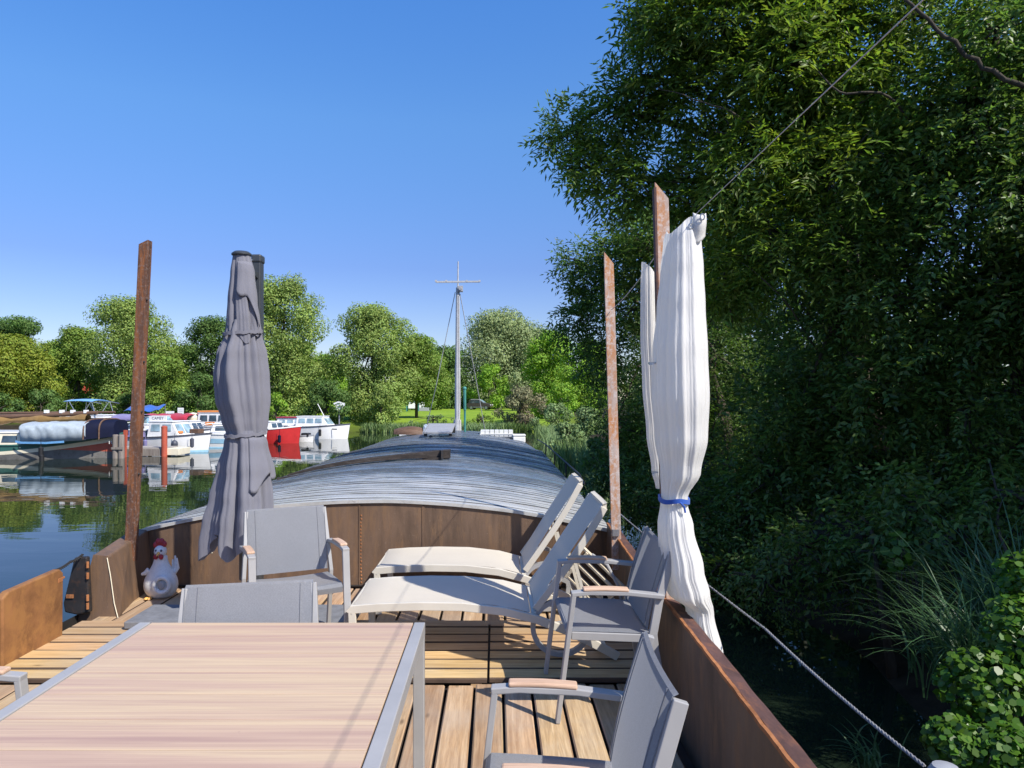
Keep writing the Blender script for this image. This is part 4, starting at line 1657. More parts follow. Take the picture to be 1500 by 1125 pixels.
def cabin(t, x0, x1, w, z0, z1, mat, name="cabin", slope0=0.12, slope1=0.35, wins=3, wmat=None, fr=0.62, top_ov=0.06, win_h=0.45):
    s = MB()
    h = z1 - z0
    b = [(x0, -w, z0), (x1, -w, z0), (x1, w, z0), (x0, w, z0)]
    w2 = w * 0.90
    tp = [(x0 + slope0 * h, -w2, z1), (x1 - slope1 * h, -w2, z1), (x1 - slope1 * h, w2, z1), (x0 + slope0 * h, w2, z1)]
    s.add(b + tp, [(0, 1, 5, 4), (1, 2, 6, 5), (2, 3, 7, 6), (3, 0, 4, 7), (4, 5, 6, 7)])
    co = s.build(name, mat, t, bevel=0.03)
    ro = MB()
    ro.bb((tp[0][0] - top_ov, -w2 - 0.03, z1 + 0.003), (tp[1][0] + top_ov, w2 + 0.03, z1 + 0.05))
    ro.build("roof", M['whitep'], co, bevel=0.02)
    wm = wmat or M['glass']
    span = (x1 - slope1 * h * fr - 0.12) - (x0 + slope0 * h * fr + 0.12)
    for k in range(wins):
        a = x0 + slope0 * h * fr + 0.12 + span * k / wins + 0.04
        c = a + span / wins - 0.10
        for sy in (-1, 1):
            zc0, zc1 = z0 + h * (fr - win_h / 2), z0 + h * (fr + win_h / 2)
            y0_ = w - (w - w2) * (zc0 - z0) / h + 0.012
            y1_ = w - (w - w2) * (zc1 - z0) / h + 0.012
            MB().prism([(a, sy * y0_, zc0), (c, sy * y0_, zc0), (c - 0.03, sy * y1_, zc1), (a + 0.03, sy * y1_, zc1)], (0, sy * 0.01, 0)).build("window", wm, co)
    # front screen
    e = 0.015
    f0, f1 = 0.25, 0.85
    for sy in (-1, 1):
        q = []
        for f, g in ((f0, 0.08), (f0, 0.85), (f1, 0.85), (f1, 0.08)):
            q.append((x1 - slope1 * h * f + e, sy * (w + (w2 - w) * f) * g, z0 + h * f))
        MB().prism(q, (0.012, 0, 0.004)).build("windscreen", wm, co)
    return co


def fender(t, p, mat=None, round_=False):
    s = MB()
    if round_:
        s.ball((p[0], p[1], p[2] - 0.12), (0.16, 0.16, 0.20), 12, 8)
        s.tube([(p[0], p[1], p[2] + 0.05), (p[0], p[1], p[2] + 0.4)], 0.012, 5)
    else:
        s.lathe([(0.02, -0.30), (0.09, -0.25), (0.095, 0.12), (0.02, 0.18)], p, 10)
        s.tube([(p[0], p[1], p[2] + 0.15), (p[0], p[1], p[2] + 0.5)], 0.012, 5)
    s.build("fender", mat or M['fender'], t, smooth=True)


def rail(t, pts, h, mat=None):
    s = MB()
    s.tube([Vector(p) + Vector((0, 0, h)) for p in pts], 0.016, 5)
    for p in pts:
        s.tube([p, (p[0], p[1], p[2] + h)], 0.014, 5)
    s.build("guard_rail", mat or M['steel'], t)


def px_at(u, y):
    return (u - CU) / FPX * y


# 1. old green sailing barge under a grey tarpaulin (its bow points right)
def old_barge():
    Y = 31.2
    L = 15.0
    bow = px_at(168, Y)
    loc = (bow - L / 2 + 0.1, Y + 0.9, WATER)
    t = thing("sailing_barge", "old green and cream sailing barge with red bow under a grey-blue tarpaulin", "barge", loc, R(-2))
    P, Sb = boat_hull(L, 3.6, 0.6, rake=0.02, sheer=0.0, n=40, tuck=0.92)
    def shz(f):
        return 0.6 + 0.48 * max(0.0, (f - 0.72) / 0.28) ** 1.5
    P = [[(c[0], c[1], -0.25 + (c[2] + 0.25) * (shz(i / 40) + 0.25) / 0.85) for c in col] for i, col in enumerate(P)]
    Sb = [[(c[0], -c[1], c[2]) for c in col] for col in P]

    def tt(f):
        return max(0.0, (f - 0.62) / 0.38)
    zc0 = lambda f: 0.17 + 0.62 * tt(f) ** 1.7
    zc1 = lambda f: min(shz(f) - 0.02, 0.31 + 0.70 * tt(f) ** 1.7)
    zr = lambda f: zc0(f) - 0.55 * max(0.0, (f - 0.84) / 0.16) ** 1.1

    def band(za, zb, off, i0=0):
        m = MB()
        for side, sg in ((P, 1), (Sb, -1)):
            rows = []
            for i, col in enumerate(side):
                if i < i0:
                    continue
                f = i / 40
                row = []
                for g in (0, 0.5, 1):
                    z = za(f) + (zb(f) - za(f)) * g
                    q = (z - col[0][2]) / (col[-1][2] - col[0][2])
                    q = min(0.9999, max(0, q)) * 4
                    j = int(q)
                    p = Vector(col[j]).lerp(Vector(col[j + 1]), q - j)
                    row.append((p.x, p.y + sg * off, z))
                rows.append(row)
            m.grid(rows)
        return m
    band(lambda f: -0.25, zr, 0.0).build("hull", M['greyhull'], t, smooth=True)
    band(zc0, zc1, 0.008).build("sheer_band", M['creamp'], t, smooth=True)
    band(zc1, shz, 0.003).build("top_strake", M['greenp'], t, smooth=True)
    band(zr, zc0, 0.004, 33).build("bow_cheek", M['orangered'], t, smooth=True)
    m = MB()
    m.path([(L / 2 + 0.0, 0, -0.2), (L / 2 + 0.02, 0, 0.5), (L / 2 + 0.06, 0, 1.22)], 0.12, 0.14, (0, 1, 0))
    m.build("stem", M['orangered'], t)
    m = MB()
    m.path([Vector(c[-1]) + Vector((0, 0, 0.02)) for c in Sb], 0.07, 0.06)
    m.build("gunwale", M['greenp'], t)
    d = MB()
    d.grid([[(c[-1][0], c[-1][1] * 0.97, c[-1][2] - 0.04) for c in P], [(c[-1][0], c[-1][1] * 0.97, c[-1][2] - 0.04) for c in Sb]])
    d.build("deck", M['brown'], t)
    # tarpaulin tent
    s = MB()
    rows = []
    x0, x1 = L / 2 - 3.7, L / 2 - 1.05
    for i in range(65):
        f = i / 64
        x = x0 + (x1 - x0) * f
        row = []
        for k in range(25):
            a = PI * k / 24
            w = 1.52 - 0.35 * f ** 3
            top = 1.62 + 0.06 * f
            sup = max(0.0, math.sin(a)) ** 0.38
            wr = (0.10 * abs(math.sin(f * 9.5 - a * 2.4 + 0.8)) ** 0.7 + 0.05 * abs(math.sin(f * 21 - a * 4.1))) * max(0.0, math.sin(a)) ** 0.4
            cs = math.copysign(abs(math.cos(a)) ** 0.42, math.cos(a))
            row.append((x - 0.10 * math.sin(a) * (1 - f), cs * (w + wr), 0.74 + 0.10 * f ** 2 + (top - 0.74 - 0.10 * f ** 2) * sup - wr * 0.3))
        rows.append(row)
    s.grid(rows)
    s.build("tarpaulin", M['tarp'], t, smooth='all', solid=0.01)
    s = MB()
    s.path([(x0 - 0.15, -1.60, 0.80), (x0 + 0.1, -1.62, 0.75), (x0 + 1.2, -1.62, 0.74), (x1 - 0.7, -1.56, 0.79)], 0.02, 0.09)
    s.build("tarp_hem", M['lightblue'], t)
    # dark blue forward hood
    s = MB()
    rows = []
    for i in range(9):
        f = i / 8
        x = L / 2 - 1.10 + 0.95 * f
        row = []
        for k in range(17):
            a = PI * k / 16
            w = 1.22 - 0.62 * f
            row.append((x, math.copysign(abs(math.cos(a)) ** 0.6, math.cos(a)) * w, 0.86 + 0.10 * f + (0.86 - 0.14 * f) * max(0, math.sin(a)) ** 0.45))
        rows.append(row)
    s.grid(rows)
    s.add(rows[-1], [tuple(range(17))])
    s.build("hood", M['navy'], t, smooth=True)
    s = MB()
    for x, w in ((L / 2 - 1.12, 1.24), (L / 2 - 0.60, 0.95)):
        s.tube([(x, math.copysign(abs(math.cos(PI * k / 16)) ** 0.6, math.cos(PI * k / 16)) * w, 0.86 + 0.87 * max(0, math.sin(PI * k / 16)) ** 0.45) for k in range(17)], 0.035, 6)
    s.build("hood_frame", M['brown'], t)
    # low cream cabin with windows aft of the tarpaulin
    cabin(t, L / 2 - 7.2, L / 2 - 3.8, 1.35, 0.5, 1.12, M['creamp'], wins=4, slope1=0.1)
    # lowered mast and boom with ochre sail
    s = MB()
    s.tube([(L / 2 - 8.5, -0.2, 1.74), (L / 2 - 4.2, -0.25, 1.86), (L / 2 - 1.1, -0.25, 2.0)], 0.11, 10, 0.09)
    s.tube([(L / 2 - 8.5, 0.25, 1.95), (L / 2 - 0.6, 0.3, 2.02)], 0.06, 8, 0.05)
    s.build("spar", M['brown'], t, smooth=True)
    s = MB()
    rows = []
    for i in range(25):
        f = i / 24
        x = L / 2 - 8.5 + 7.0 * f
        r_ = 0.18 + 0.06 * math.sin(f * 21) + 0.03 * math.sin(f * 47)
        rows.append([(x, -0.25 + r_ * math.cos(2 * PI * k / 10), 1.58 + 0.3 * f * 0.5 + r_ * 0.9 * math.sin(2 * PI * k / 10)) for k in range(10)])
    s.grid(rows, closed=True)
    s.build("furled_sail", M['ochre'], t, smooth=True)
    s = MB()
    for x in (L / 2 - 3.4, L / 2 - 2.7, L / 2 - 2.2, L / 2 - 1.6):
        s.box((x, -0.25, 2.06), (0.12, 0.2, 0.14))
    build_each(s, "mast_fitting", M['whitep'], t)
    s = MB()
    s.tube([(L / 2 - 6.1, -1.2, 1.7), (L / 2 - 5.3, -1.45, 0.95)], 0.04, 6)
    s.build("strut", M['greyhull'], t)
    for x in (L / 2 - 2.55,):
        fender(t, (x, -1.86, 0.42), M['black'])
        fender(t, (x + 0.05, -1.88, 0.10), M['black'])
    text("16", 0.22, M['whitep'], t, (L / 2 - 0.34, -0.50, 0.70), (R(90), 0, R(48)))


old_barge()

t = thing("mooring_pile", "grey weathered timber pile at the red bow of the old barge", "pile", (px_at(172, 31.2), 31.3, WATER))
s = MB()
for dx in (-0.14, 0.12):
    s.lathe([(0.13, -1.0), (0.135, 0.2), (0.125, 1.02), (0.08, 1.05)], (dx, 0, 0), 10)
s.box((0, -0.14, 0.45), (0.5, 0.05, 0.1))
s.build("post", M['pile'], t, smooth=True)

# jetty with the red pile
t = thing("jetty", "low grey timber jetty with a pale end in front of the cruisers", "jetty", (px_at(215, 32.5), 33.0, WATER))
MB().bb((-1.35, -0.55, 0.30), (0.95, 0.6, 0.40)).build("deck", M['jetty'], t)
MB().bb((-1.35, -0.62, 0.02), (0.95, -0.56, 0.33)).build("fascia", M['pile'], t)
MB().bb((0.96, -0.6, 0.05), (1.52, 0.6, 0.36)).build("pontoon", M['creamp'], t, bevel=0.02)
s = MB()
for x in (-1.1, -0.2, 0.7):
    s.lathe([(0.09, -1.0), (0.09, 0.28)], (x, 0.2, 0), 8)
s.build("post", M['pile'], t)
t = thing("red_pile", "orange-red painted steel pile standing at the jetty edge", "pile", (px_at(241, 32.4), 32.38, WATER))
MB().lathe([(0.13, -1.5), (0.13, 1.30)], (0, 0, 0), 14).build("tube", M['orangered'], t, smooth=True)
MB().lathe([(0.135, 1.30), (0.135, 1.36), (0.05, 1.40)], (0, 0, 0), 14).build("cap", M['orangered'], t, smooth=True)

CR = "motor cruisers moored in the marina"
# 2. white cruiser with the slate fenders, bow to the right
Y = 35.0
t, P, Sb = make_boat("motor_cruiser", "white cabin cruiser with grey teardrop fender and name board behind the jetty", "motor boat", (px_at(243, Y) - 0.1, Y + 0.6, WATER), R(-10), 4.6, 1.9, 0.72, M['whitep'], M['fender'], None, CR, 0.45, M['bluep'])
co = cabin(t, -0.75, 1.0, 0.72, 0.75, 1.48, M['whited'], wins=2, wmat=M['ochre'] if False else M['paleglass'], slope1=0.55)
cabin(t, -2.1, -0.9, 0.75, 0.68, 1.05, M['purple'], "canvas_cover", 0.1, 0.2, 0)
fender(t, (0.95, -0.98, 0.55), None, True)
fender(t, (1.75, -0.78, 0.55))
fender(t, (-0.6, -1.02, 0.45), M['purple'])
MB().box((1.5, 0.0, 1.02), (0.5, 0.5, 0.22)).build("deck_locker", M['brown'], t, bevel=0.03)
MB().box((0.7, -0.45, 0.98), (0.55, 0.3, 0.12)).build("seat_pad", M['orange'], t, bevel=0.03)
s = MB().box((-0.25, -0.55, 1.66), (0.95, 0.03, 0.24))
sg = s.build("name_board", M['whitep'], t)
text("CAMEY", 0.2, M['fender'], sg, (-0.25, -0.568, 1.66), (R(90), 0, 0))
# 3. pale blue cruiser behind the parasol
Y = 38.0
t, P, Sb = make_boat("motor_cruiser", "cruiser with pale blue hull band half hidden behind the parasol", "motor boat", (px_at(318, Y), Y + 0.6, WATER), R(-170 + 0), 4.2, 1.8, 0.72, M['whitep'], M['whited'], None, CR, 0.4, M['bluep'])
s = MB()
for side, sg in ((P, 1), (Sb, -1)):
    s.grid([[(c[2][0], c[2][1] + sg * 0.012, c[2][2]), (c[3][0], c[3][1] + sg * 0.012, c[3][2])] for c in side])
s.build("hull_band", M['bluep'], t)
cabin(t, -1.2, 0.5, 0.65, 0.72, 1.25, M['whitep'], wins=2)
fender(t, (1.2, 0.80, 0.5))
fender(t, (1.5, 0.72, 0.5))
rail(t, [(-0.6, 0.85, 0.75), (0.4, 0.85, 0.8), (1.3, 0.6, 0.9), (1.9, 0.1, 0.98)], 0.32)
# 4. boat with violet canopy
Y = 38.5
t, P, Sb = make_boat("motor_cruiser", "white boat with a violet canvas canopy beside the dark blue hood", "motor boat", (px_at(192, Y), Y + 0.6, WATER), R(-8), 3.4, 1.8, 0.8, M['whitep'], M['whited'], None, CR, 0.4, M['bluep'])
cabin(t, -0.6, 1.2, 0.7, 0.8, 1.22, M['whitep'], wins=2)
s = MB()
rows = [[(-1.0 + 1.5 * i / 8, math.cos(PI * k / 12) * 0.85, 1.42 + 0.36 * max(0.0, math.sin(PI * k / 12)) ** 0.7 + 0.02 * math.sin(i * 2.1)) for k in range(13)] for i in range(9)]
s.grid(rows)
s.build("canopy", M['purple'], t, smooth='all', solid=0.01)
# 5. runabout with raked blue windscreen
Y = 39.5
t, P, Sb = make_boat("motor_cruiser", "small runabout with a light blue windscreen just right of the leaning post", "motor boat", (px_at(216, Y), Y + 0.6, WATER), R(-12), 4.2, 1.8, 0.95, M['whitep'], M['whited'], None, CR, 0.35)
cabin(t, -0.5, 1.2, 0.68, 1.0, 1.62, M['bluep'], "windscreen_cabin", 0.2, 0.9, 2, M['paleglass'])
# 6. rows of boats behind, canvas-covered
for i, (u, Y, mat, mcov, lab) in enumerate([
        (246, 43.0, 'whitep', 'redcloth', "white boat under a red canvas behind the name board cruiser"),
        (283, 44.0, 'whitep', 'redcloth', "white boat with a dark red cover farther along the row, left of the parasol"),
        (318, 43.5, 'whited', 'orange', "orange and white cabin boat just left of the parasol")]):
    t, P, Sb = make_boat("motor_cruiser", lab, "motor boat", (px_at(u, Y), Y + 0.6, WATER), R(-6), 3.6, 1.8, 0.95, M[mat], M['whited'], None, CR, 0.3)
    if mcov == 'orange':
        cabin(t, -1.2, 1.0, 0.75, 0.95, 1.75, M['whited'], wins=3, slope1=0.3)
        MB().bb((-1.15, -0.72, 1.80), (0.8, 0.72, 1.90)).build("roof_cover", M['orange'], t, bevel=0.02)
        MB().bb((-0.6, -0.80, 1.02), (0.0, -0.77, 1.22)).build("side_panel", M['orange'], t)
        MB().lathe([(0.02, 0), (0.30, 0.02), (0.36, 0.30), (0.22, 0.55), (0.02, 0.60)], (-1.55, -0.5, 1.2), 14).build("sail_bag", M['creamp'], t, smooth=True)
    else:
        s = MB()
        rows = [[(-1.6 + 3.0 * q / 12, math.cos(PI * k / 12) * 0.85, 1.28 + 0.42 * max(0, math.sin(PI * k / 12)) ** 0.6 + 0.04 * math.sin(q * 1.9)) for k in range(13)] for q in range(13)]
        s.grid(rows)
        s.build("canvas_cover", M[mcov], t, smooth='all', solid=0.01)
        cabin(t, -1.3, 1.1, 0.7, 0.95, 1.3, M['whitep'], wins=3)
# 7. boat with blue bimini behind the old barge
Y = 38.0
t, P, Sb = make_boat("motor_cruiser", "white boat with a light blue bimini top behind the tarpaulin", "motor boat", (px_at(116, Y), Y + 0.8, WATER), R(-4), 4.6, 2.0, 1.0, M['whitep'], M['whited'], None, CR, 0.3)
cabin(t, -1.2, 1.6, 0.8, 1.0, 1.72, M['whitep'], wins=3)
s = MB()
s.grid([[(-0.85 + 1.6 * q / 8, -0.8 + 1.6 * k / 8, 2.48 + 0.10 * math.sin(PI * k / 8) + 0.04 * math.sin(PI * q / 8)) for k in range(9)] for q in range(9)])
s.build("bimini", M['lightblue'], t, smooth='all', solid=0.02)
s = MB()
for sy in (-0.8, 0.8):
    for a, b in (((-0.85, 1.0), (-0.6, 2.48)), ((0.4, 1.0), (-0.5, 2.48)), ((-0.3, 1.0), (0.7, 2.48)), ((1.0, 1.7), (0.75, 2.48)), ((0.75, 2.48), (1.3, 2.38))):
        s.tube([(a[0], sy, a[1]), (b[0], sy, b[1])], 0.02, 5)
s.build("bimini_frame", M['steel'], t)
# 8. red boat right of the parasol
Y = 42.0
t, P, Sb = make_boat("motor_cruiser", "bright red hulled boat with white deck right of the parasol", "motor boat", (px_at(390, Y), Y + 0.5, WATER), R(-12), 4.2, 1.9, 0.78, M['redp'], M['whitep'], None, CR, 0.5)
cabin(t, -1.6, 0.6, 0.75, 0.82, 1.25, M['whitep'], wins=2)
fender(t, (1.15, -0.85, 0.35), M['navy'])
# 9. white cruiser with long cabin, and a grey dinghy before it
Y = 46.5
t, P, Sb = make_boat("motor_cruiser", "long white cabin cruiser at the end of the row by open water", "motor boat", (px_at(463, Y), Y + 0.6, WATER), R(-5), 4.3, 1.9, 0.80, M['whitep'], M['fender'], None, CR, 0.35)
cabin(t, -1.3, 0.95, 0.75, 0.82, 1.45, M['whitep'], wins=3, slope1=0.75, wmat=M['paleglass'])
fender(t, (0.45, -1.0, 0.5), M['black'])
MB().box((1.35, -0.80, 0.66), (0.45, 0.03, 0.07), (0, 0, R(-28))).build("name_strip", M['fender'], t)
s = MB().tube([(0.4, 0, 1.48), (-0.05, 0, 2.3)], 0.022, 6)
s.build("flagstaff", M['whitep'], t)
Y = 47.5
t, P, Sb = make_boat("motor_cruiser", "low white boat with blue windows between the red boat and the long cruiser", "motor boat", (px_at(424, Y), Y + 0.8, WATER), R(-5), 3.4, 1.7, 0.85, M['whitep'], M['whited'], None, CR, 0.3)
cabin(t, -0.9, 1.1, 0.68, 0.85, 1.30, M['whitep'], wins=3, wmat=M['paleglass'])
MB().bb((-0.9, -0.69, 1.36), (1.05, 0.69, 1.42)).build("roof_edge", M['redcloth'], t)
Y = 43.2
t, P, Sb = make_boat("rowing_boat", "small grey tender moored between the red boat and the long cruiser", "dinghy", (px_at(438, Y), Y + 0.4, WATER), R(-15), 1.8, 0.9, 0.36, M['whited'], M['greypl'], M['greypl'], None, 0.3)
MB().box((-0.2, 0, 0.36), (0.16, 0.7, 0.04)).build("thwart", M['greypl'], t)
MB().box((0.42, -0.1, 0.44), (0.5, 0.4, 0.22)).build("cover", M['black'], t, bevel=0.05)

# small boats filling the berths between and behind the bigger ones
for (u, Y, rz, L, hm, top, lab) in [
        (193, 41.0, -14, 3.2, 'whitep', 'low', "small white open boat wedged between the violet canopy boat and the leaning post"),
        (268, 40.5, -8, 3.4, 'whitep', 'cab', "small white boat behind the bow of the name board cruiser"),
        (300, 46.5, -6, 3.2, 'whited', 'cab', "small weathered white boat in the back row, left of the orange boat"),
        (226, 46.0, -6, 3.2, 'bluep', 'low', "pale blue open boat in the back row under the blue awning"),
        (150, 42.5, -6, 3.4, 'whited', 'cab', "white cabin boat in the back row above the dark blue hood"),
        (345, 40.0, -10, 3.4, 'whitep', 'cab', "white boat mostly hidden behind the folded parasol")]:
    t, P, Sb = make_boat("motor_cruiser", lab, "motor boat", (px_at(u, Y), Y + 0.7, WATER), R(rz), L, 1.6, 0.74, M[hm], M['fender' if top == 'cab' else 'whited'], None, CR, 0.35)
    if top == 'cab':
        cabin(t, -L * 0.28, L * 0.22, 0.6, 0.76, 1.32, M['whitep'], wins=2, slope1=0.6)
        rail(t, [(L * 0.24, -0.55, 0.8), (L * 0.36, -0.4, 0.86), (L * 0.46, -0.1, 0.93)], 0.3)
    else:
        cabin(t, 0.1, L * 0.26, 0.55, 0.76, 1.16, M['paleglass'], "windscreen_cabin", 0.4, 0.9, 1)
        MB().box((-0.5, 0, 0.85), (0.9, 1.0, 0.22)).build("seat_cover", M['bluecloth'], t, bevel=0.06)
    fender(t, (L * 0.1, -0.86, 0.4))

# shore things round the marina
def gz(x, y):
    return float(ground_z(np.array(x), np.array(y)))


Y = 53.5
for (u, w, lab) in ((249, 0.62, "white notice board on posts beside the blue awning"), (259.5, 0.45, "narrow white notice board on posts, right of the wider one")):
    x = px_at(u, Y)
    t = thing("notice_board", lab, "sign", (x, Y + (0.6 if w < 0.5 else 0), gz(x, Y)), 0, "white boards behind the boats")
    zc = 1.35 if w > 0.5 else 1.6
    MB().box((0, 0, zc), (w, 0.04, 0.62)).build("board", M['whitep'], t)
    for dx in (-w / 2 + 0.05, w / 2 - 0.05):
        MB().bb((dx - 0.03, 0.025, 0), (dx + 0.03, 0.08, zc + 0.3)).build("leg", M['greypl'], t)
    s = MB()
    for k in range(3):
        s.bb((-w * 0.36, -0.024, zc + 0.13 - k * 0.13), (w * 0.36, -0.0205, zc + 0.165 - k * 0.13))
    s.build("grey_line", M['greypl'], t)
t = thing("awning", "blue fabric awning strung under the trees behind the boats", "awning", (px_at(212, 54.0), 54.0, gz(px_at(212, 54.0), 54.0)))
s = MB()
s.grid([[(-1.35 + 2.7 * q / 16, -0.6 + 1.2 * k / 6, 1.42 + 0.10 * math.sin(q * 0.9) + 0.42 * (k / 6) - 0.05 * math.cos(q * 0.7)) for k in range(7)] for q in range(17)])
s.build("cloth", M['bluecloth'], t, smooth='all', solid=0.015)
for dx in (-1.3, 1.3):
    MB().tube([(dx, 0.55, 0), (dx, 0.55, 1.95)], 0.03, 6).build("pole", M['steel'], t)

t = thing("railing", "pale railing on the bank behind the white boats", "railing", (px_at(428, 52.5), 52.9, gz(px_at(428, 52.5), 52.9)))
s = MB()
for k in range(8):
    s.bb((-0.66 + k * 0.18, -0.02, 0.15), (-0.62 + k * 0.18, 0.02, 0.98))
s.build("bars", M['whited'], t)
MB().bb((-0.72, -0.03, 0.985), (0.72, 0.03, 1.04)).build("top_rail", M['whited'], t)
for dx in (-0.70, 0.70):
    MB().bb((dx - 0.03, -0.03, -0.3), (dx + 0.03, 0.03, 0.98)).build("post", M['whited'], t)

t = thing("white_sign", "ragged white round sign half swallowed by the bank foliage", "sign", (px_at(498, 55.5), 55.2, -0.9))
n = 14
poly = []
for k in range(n):
    a = 2 * PI * k / n
    r_ = 0.40 * (1 + 0.16 * math.sin(3 * a + 0.4) + 0.14 * math.sin(5 * a))
    poly.append((r_ * math.cos(a), 0, 2.02 + r_ * math.sin(a) * 0.85))
MB().prism(poly, (0, 0.03, 0)).build("plate", M['whitep'], t)
MB().bb((-0.04, 0.035, 0), (0.04, 0.09, 2.2)).build("post", M['greypl'], t)

t = thing("club_house", "white club house with a red gable glimpsed behind the left trees", "house", (px_at(150, 86), 86, gz(px_at(150, 86), 86)))
MB().bb((-6, 0, 0), (6, 5, 1.9)).build("wall", M['whited'], t)
MB().bb((-5.9, -0.1, 1.92), (6.1, 5.1, 2.12)).build("eave", M['whitep'], t)
rf = MB().prism([(-5.0, -0.05, 2.13), (5.8, -0.05, 2.13), (5.0, -0.05, 3.6), (-4.4, -0.05, 3.6)], (0, 4.5, 0)).build("roof", M['brick'], t)
for k in range(5):
    MB().bb((-5.2 + k * 2.2, -0.03, 0.7), (-4.1 + k * 2.2, 0.0, 1.6)).build("window", M['glass'], t)
MB().bb((-3.4, -0.06, 0.1), (-3.1, -0.02, 1.8)).build("door_post", M['whitep'], t)


def make_car():
    Y = 112.0
    x = px_at(703, Y)
    t = thing("parked_car", "dark brown estate car parked on the grass by the far bushes", "car", (x, Y, gz(x, Y) + 0.02), R(-14))
    prof = [(-1.95, 0.45), (-1.98, 0.75), (-1.90, 0.98), (-1.72, 1.02), (-1.55, 1.52), (-1.30, 1.60), (0.10, 1.60), (0.85, 1.08), (1.75, 0.92), (1.95, 0.72), (1.95, 0.42), (1.5, 0.32), (-1.6, 0.32)]
    o = MB().prism([(a, -0.86, b) for a, b in prof], (0, 1.72, 0)).build("body", M['car'], t, bevel=0.08)
    for sy in (-1, 1):
        MB().prism([(-1.42, sy * 0.866, 1.05), (-0.62, sy * 0.866, 1.05), (-0.62, sy * 0.866, 1.48), (-1.25, sy * 0.866, 1.48)], (0, sy * 0.006, 0)).build("window", M['glass'], t)
        MB().prism([(-0.52, sy * 0.866, 1.05), (0.62, sy * 0.866, 1.05), (0.08, sy * 0.866, 1.48), (-0.52, sy * 0.866, 1.48)], (0, sy * 0.006, 0)).build("window", M['glass'], t)
        for xx in (-1.18, 1.22):
            wh = MB()
            wh.tube([(xx, sy * 0.70, 0.33), (xx, sy * 0.885, 0.33)], 0.33, 18)
            wo = wh.build("wheel", M['tyre'], t, smooth=True)
            MB().tube([(xx, sy * 0.886, 0.33), (xx, sy * 0.905, 0.33)], 0.21, 14).build("rim", M['steel'], wo, smooth=True)
        MB().bb((-1.6, sy * 0.868, 0.34), (1.5, sy * 0.884, 0.46)).build("sill", M['steel'], t)
    MB().prism([(0.13, -0.78, 1.56), (0.80, -0.80, 1.10), (0.80, 0.80, 1.10), (0.13, 0.78, 1.56)], (0.02, 0, 0.02)).build("windscreen", M['paleglass'], t)
    MB().bb((-1.3, -0.72, 1.62), (0.0, 0.72, 1.66)).build("roof_panel", M['whited'], t)
    for sy in (-0.62, 0.62):
        MB().box((1.90, sy, 0.76), (0.10, 0.34, 0.14)).build("headlight", M['whitep'], t, bevel=0.02)


make_car()
Y = 96.0
x = px_at(604.5, Y)
t = thing("green_kiosk", "small green framed kiosk with a white panel on the far lawn", "kiosk", (x, Y, gz(x, Y)))
s = MB()
for dx in (-0.75, 0.75):
    for dy in (-0.5, 0.5):
        s.bb((dx - 0.06, dy - 0.06, 0), (dx + 0.06, dy + 0.06, 1.85))
s.bb((-0.95, -0.7, 1.853), (0.95, 0.7, 1.98))
s.build("frame", M['tealp'], t)
MB().bb((-0.55, -0.3, 0.4), (0.35, -0.25, 1.5)).build("panel", M['whitep'], t)
Y = 100.0
x = px_at(618, Y)
t = thing("electric_box", "white cabinet standing on a grey plinth right of the green kiosk", "cabinet", (x, Y, gz(x, Y)))
MB().bb((-0.75, -0.5, 0), (1.0, 0.5, 0.5)).build("plinth", M['greypl'], t, bevel=0.03)
MB().bb((-0.35, -0.4, 0.503), (0.35, 0.4, 1.25)).build("cabinet", M['whitep'], t, bevel=0.02)


# ------------------------------------------------------------------ trees and plants
def quad_mesh(name, V, F4=None, F3=None, mat=None, parent=None):
    me = bpy.data.meshes.new(name)
    F = F3 if F3 is not None else F4
    k = F.shape[1]
    me.vertices.add(len(V))
    me.vertices.foreach_set("co", np.ascontiguousarray(V, dtype=np.float32).ravel())
    me.loops.add(F.size)
    me.loops.foreach_set("vertex_index", np.ascontiguousarray(F, dtype=np.int32).ravel())
    me.polygons.add(len(F))
    me.polygons.foreach_set("loop_start", np.arange(0, F.size, k, dtype=np.int32))
    me.polygons.foreach_set("loop_total", np.full(len(F), k, dtype=np.int32))
    me.materials.append(mat)
    me.update(calc_edges=True)
    me.validate()
    o = bpy.data.objects.new(name, me)
    COL.objects.link(o)
    if parent is not None:
        o.parent = parent
    return o


def norm(a):
    return a / (np.linalg.norm(a, axis=-1, keepdims=True) + 1e-9)


def leaves(base, d, nrm, ln, wd, fold=0.25, mid=0.42):
    """folded leaf blades: two triangles each side by side along the midrib"""
    d = norm(d)
    side = norm(np.cross(d, nrm))
    up = np.cross(side, d)
    ln = np.asarray(ln).reshape(-1, 1)
    wd = np.asarray(wd).reshape(-1, 1)
    p0 = base
    p3 = base + d * ln
    m_ = base + d * ln * mid
    p1 = m_ + side * wd / 2 + up * wd * fold
    p2 = m_ - side * wd / 2 + up * wd * fold
    V = np.stack([p0, p1, p3, p2], 1).reshape(-1, 3)
    n = len(base)
    i = np.arange(n)[:, None] * 4
    F = np.concatenate([i + np.array([[0, 3, 2]]), i + np.array([[0, 2, 1]])], 1).reshape(-1, 3)
    return V, F


def ball_pts(rng, n, lo=0.0):
    v = norm(rng.normal(size=(n, 3)))
    r = (lo ** 3 + (1 - lo ** 3) * rng.random((n, 1))) ** (1 / 3)
    return v * r, v


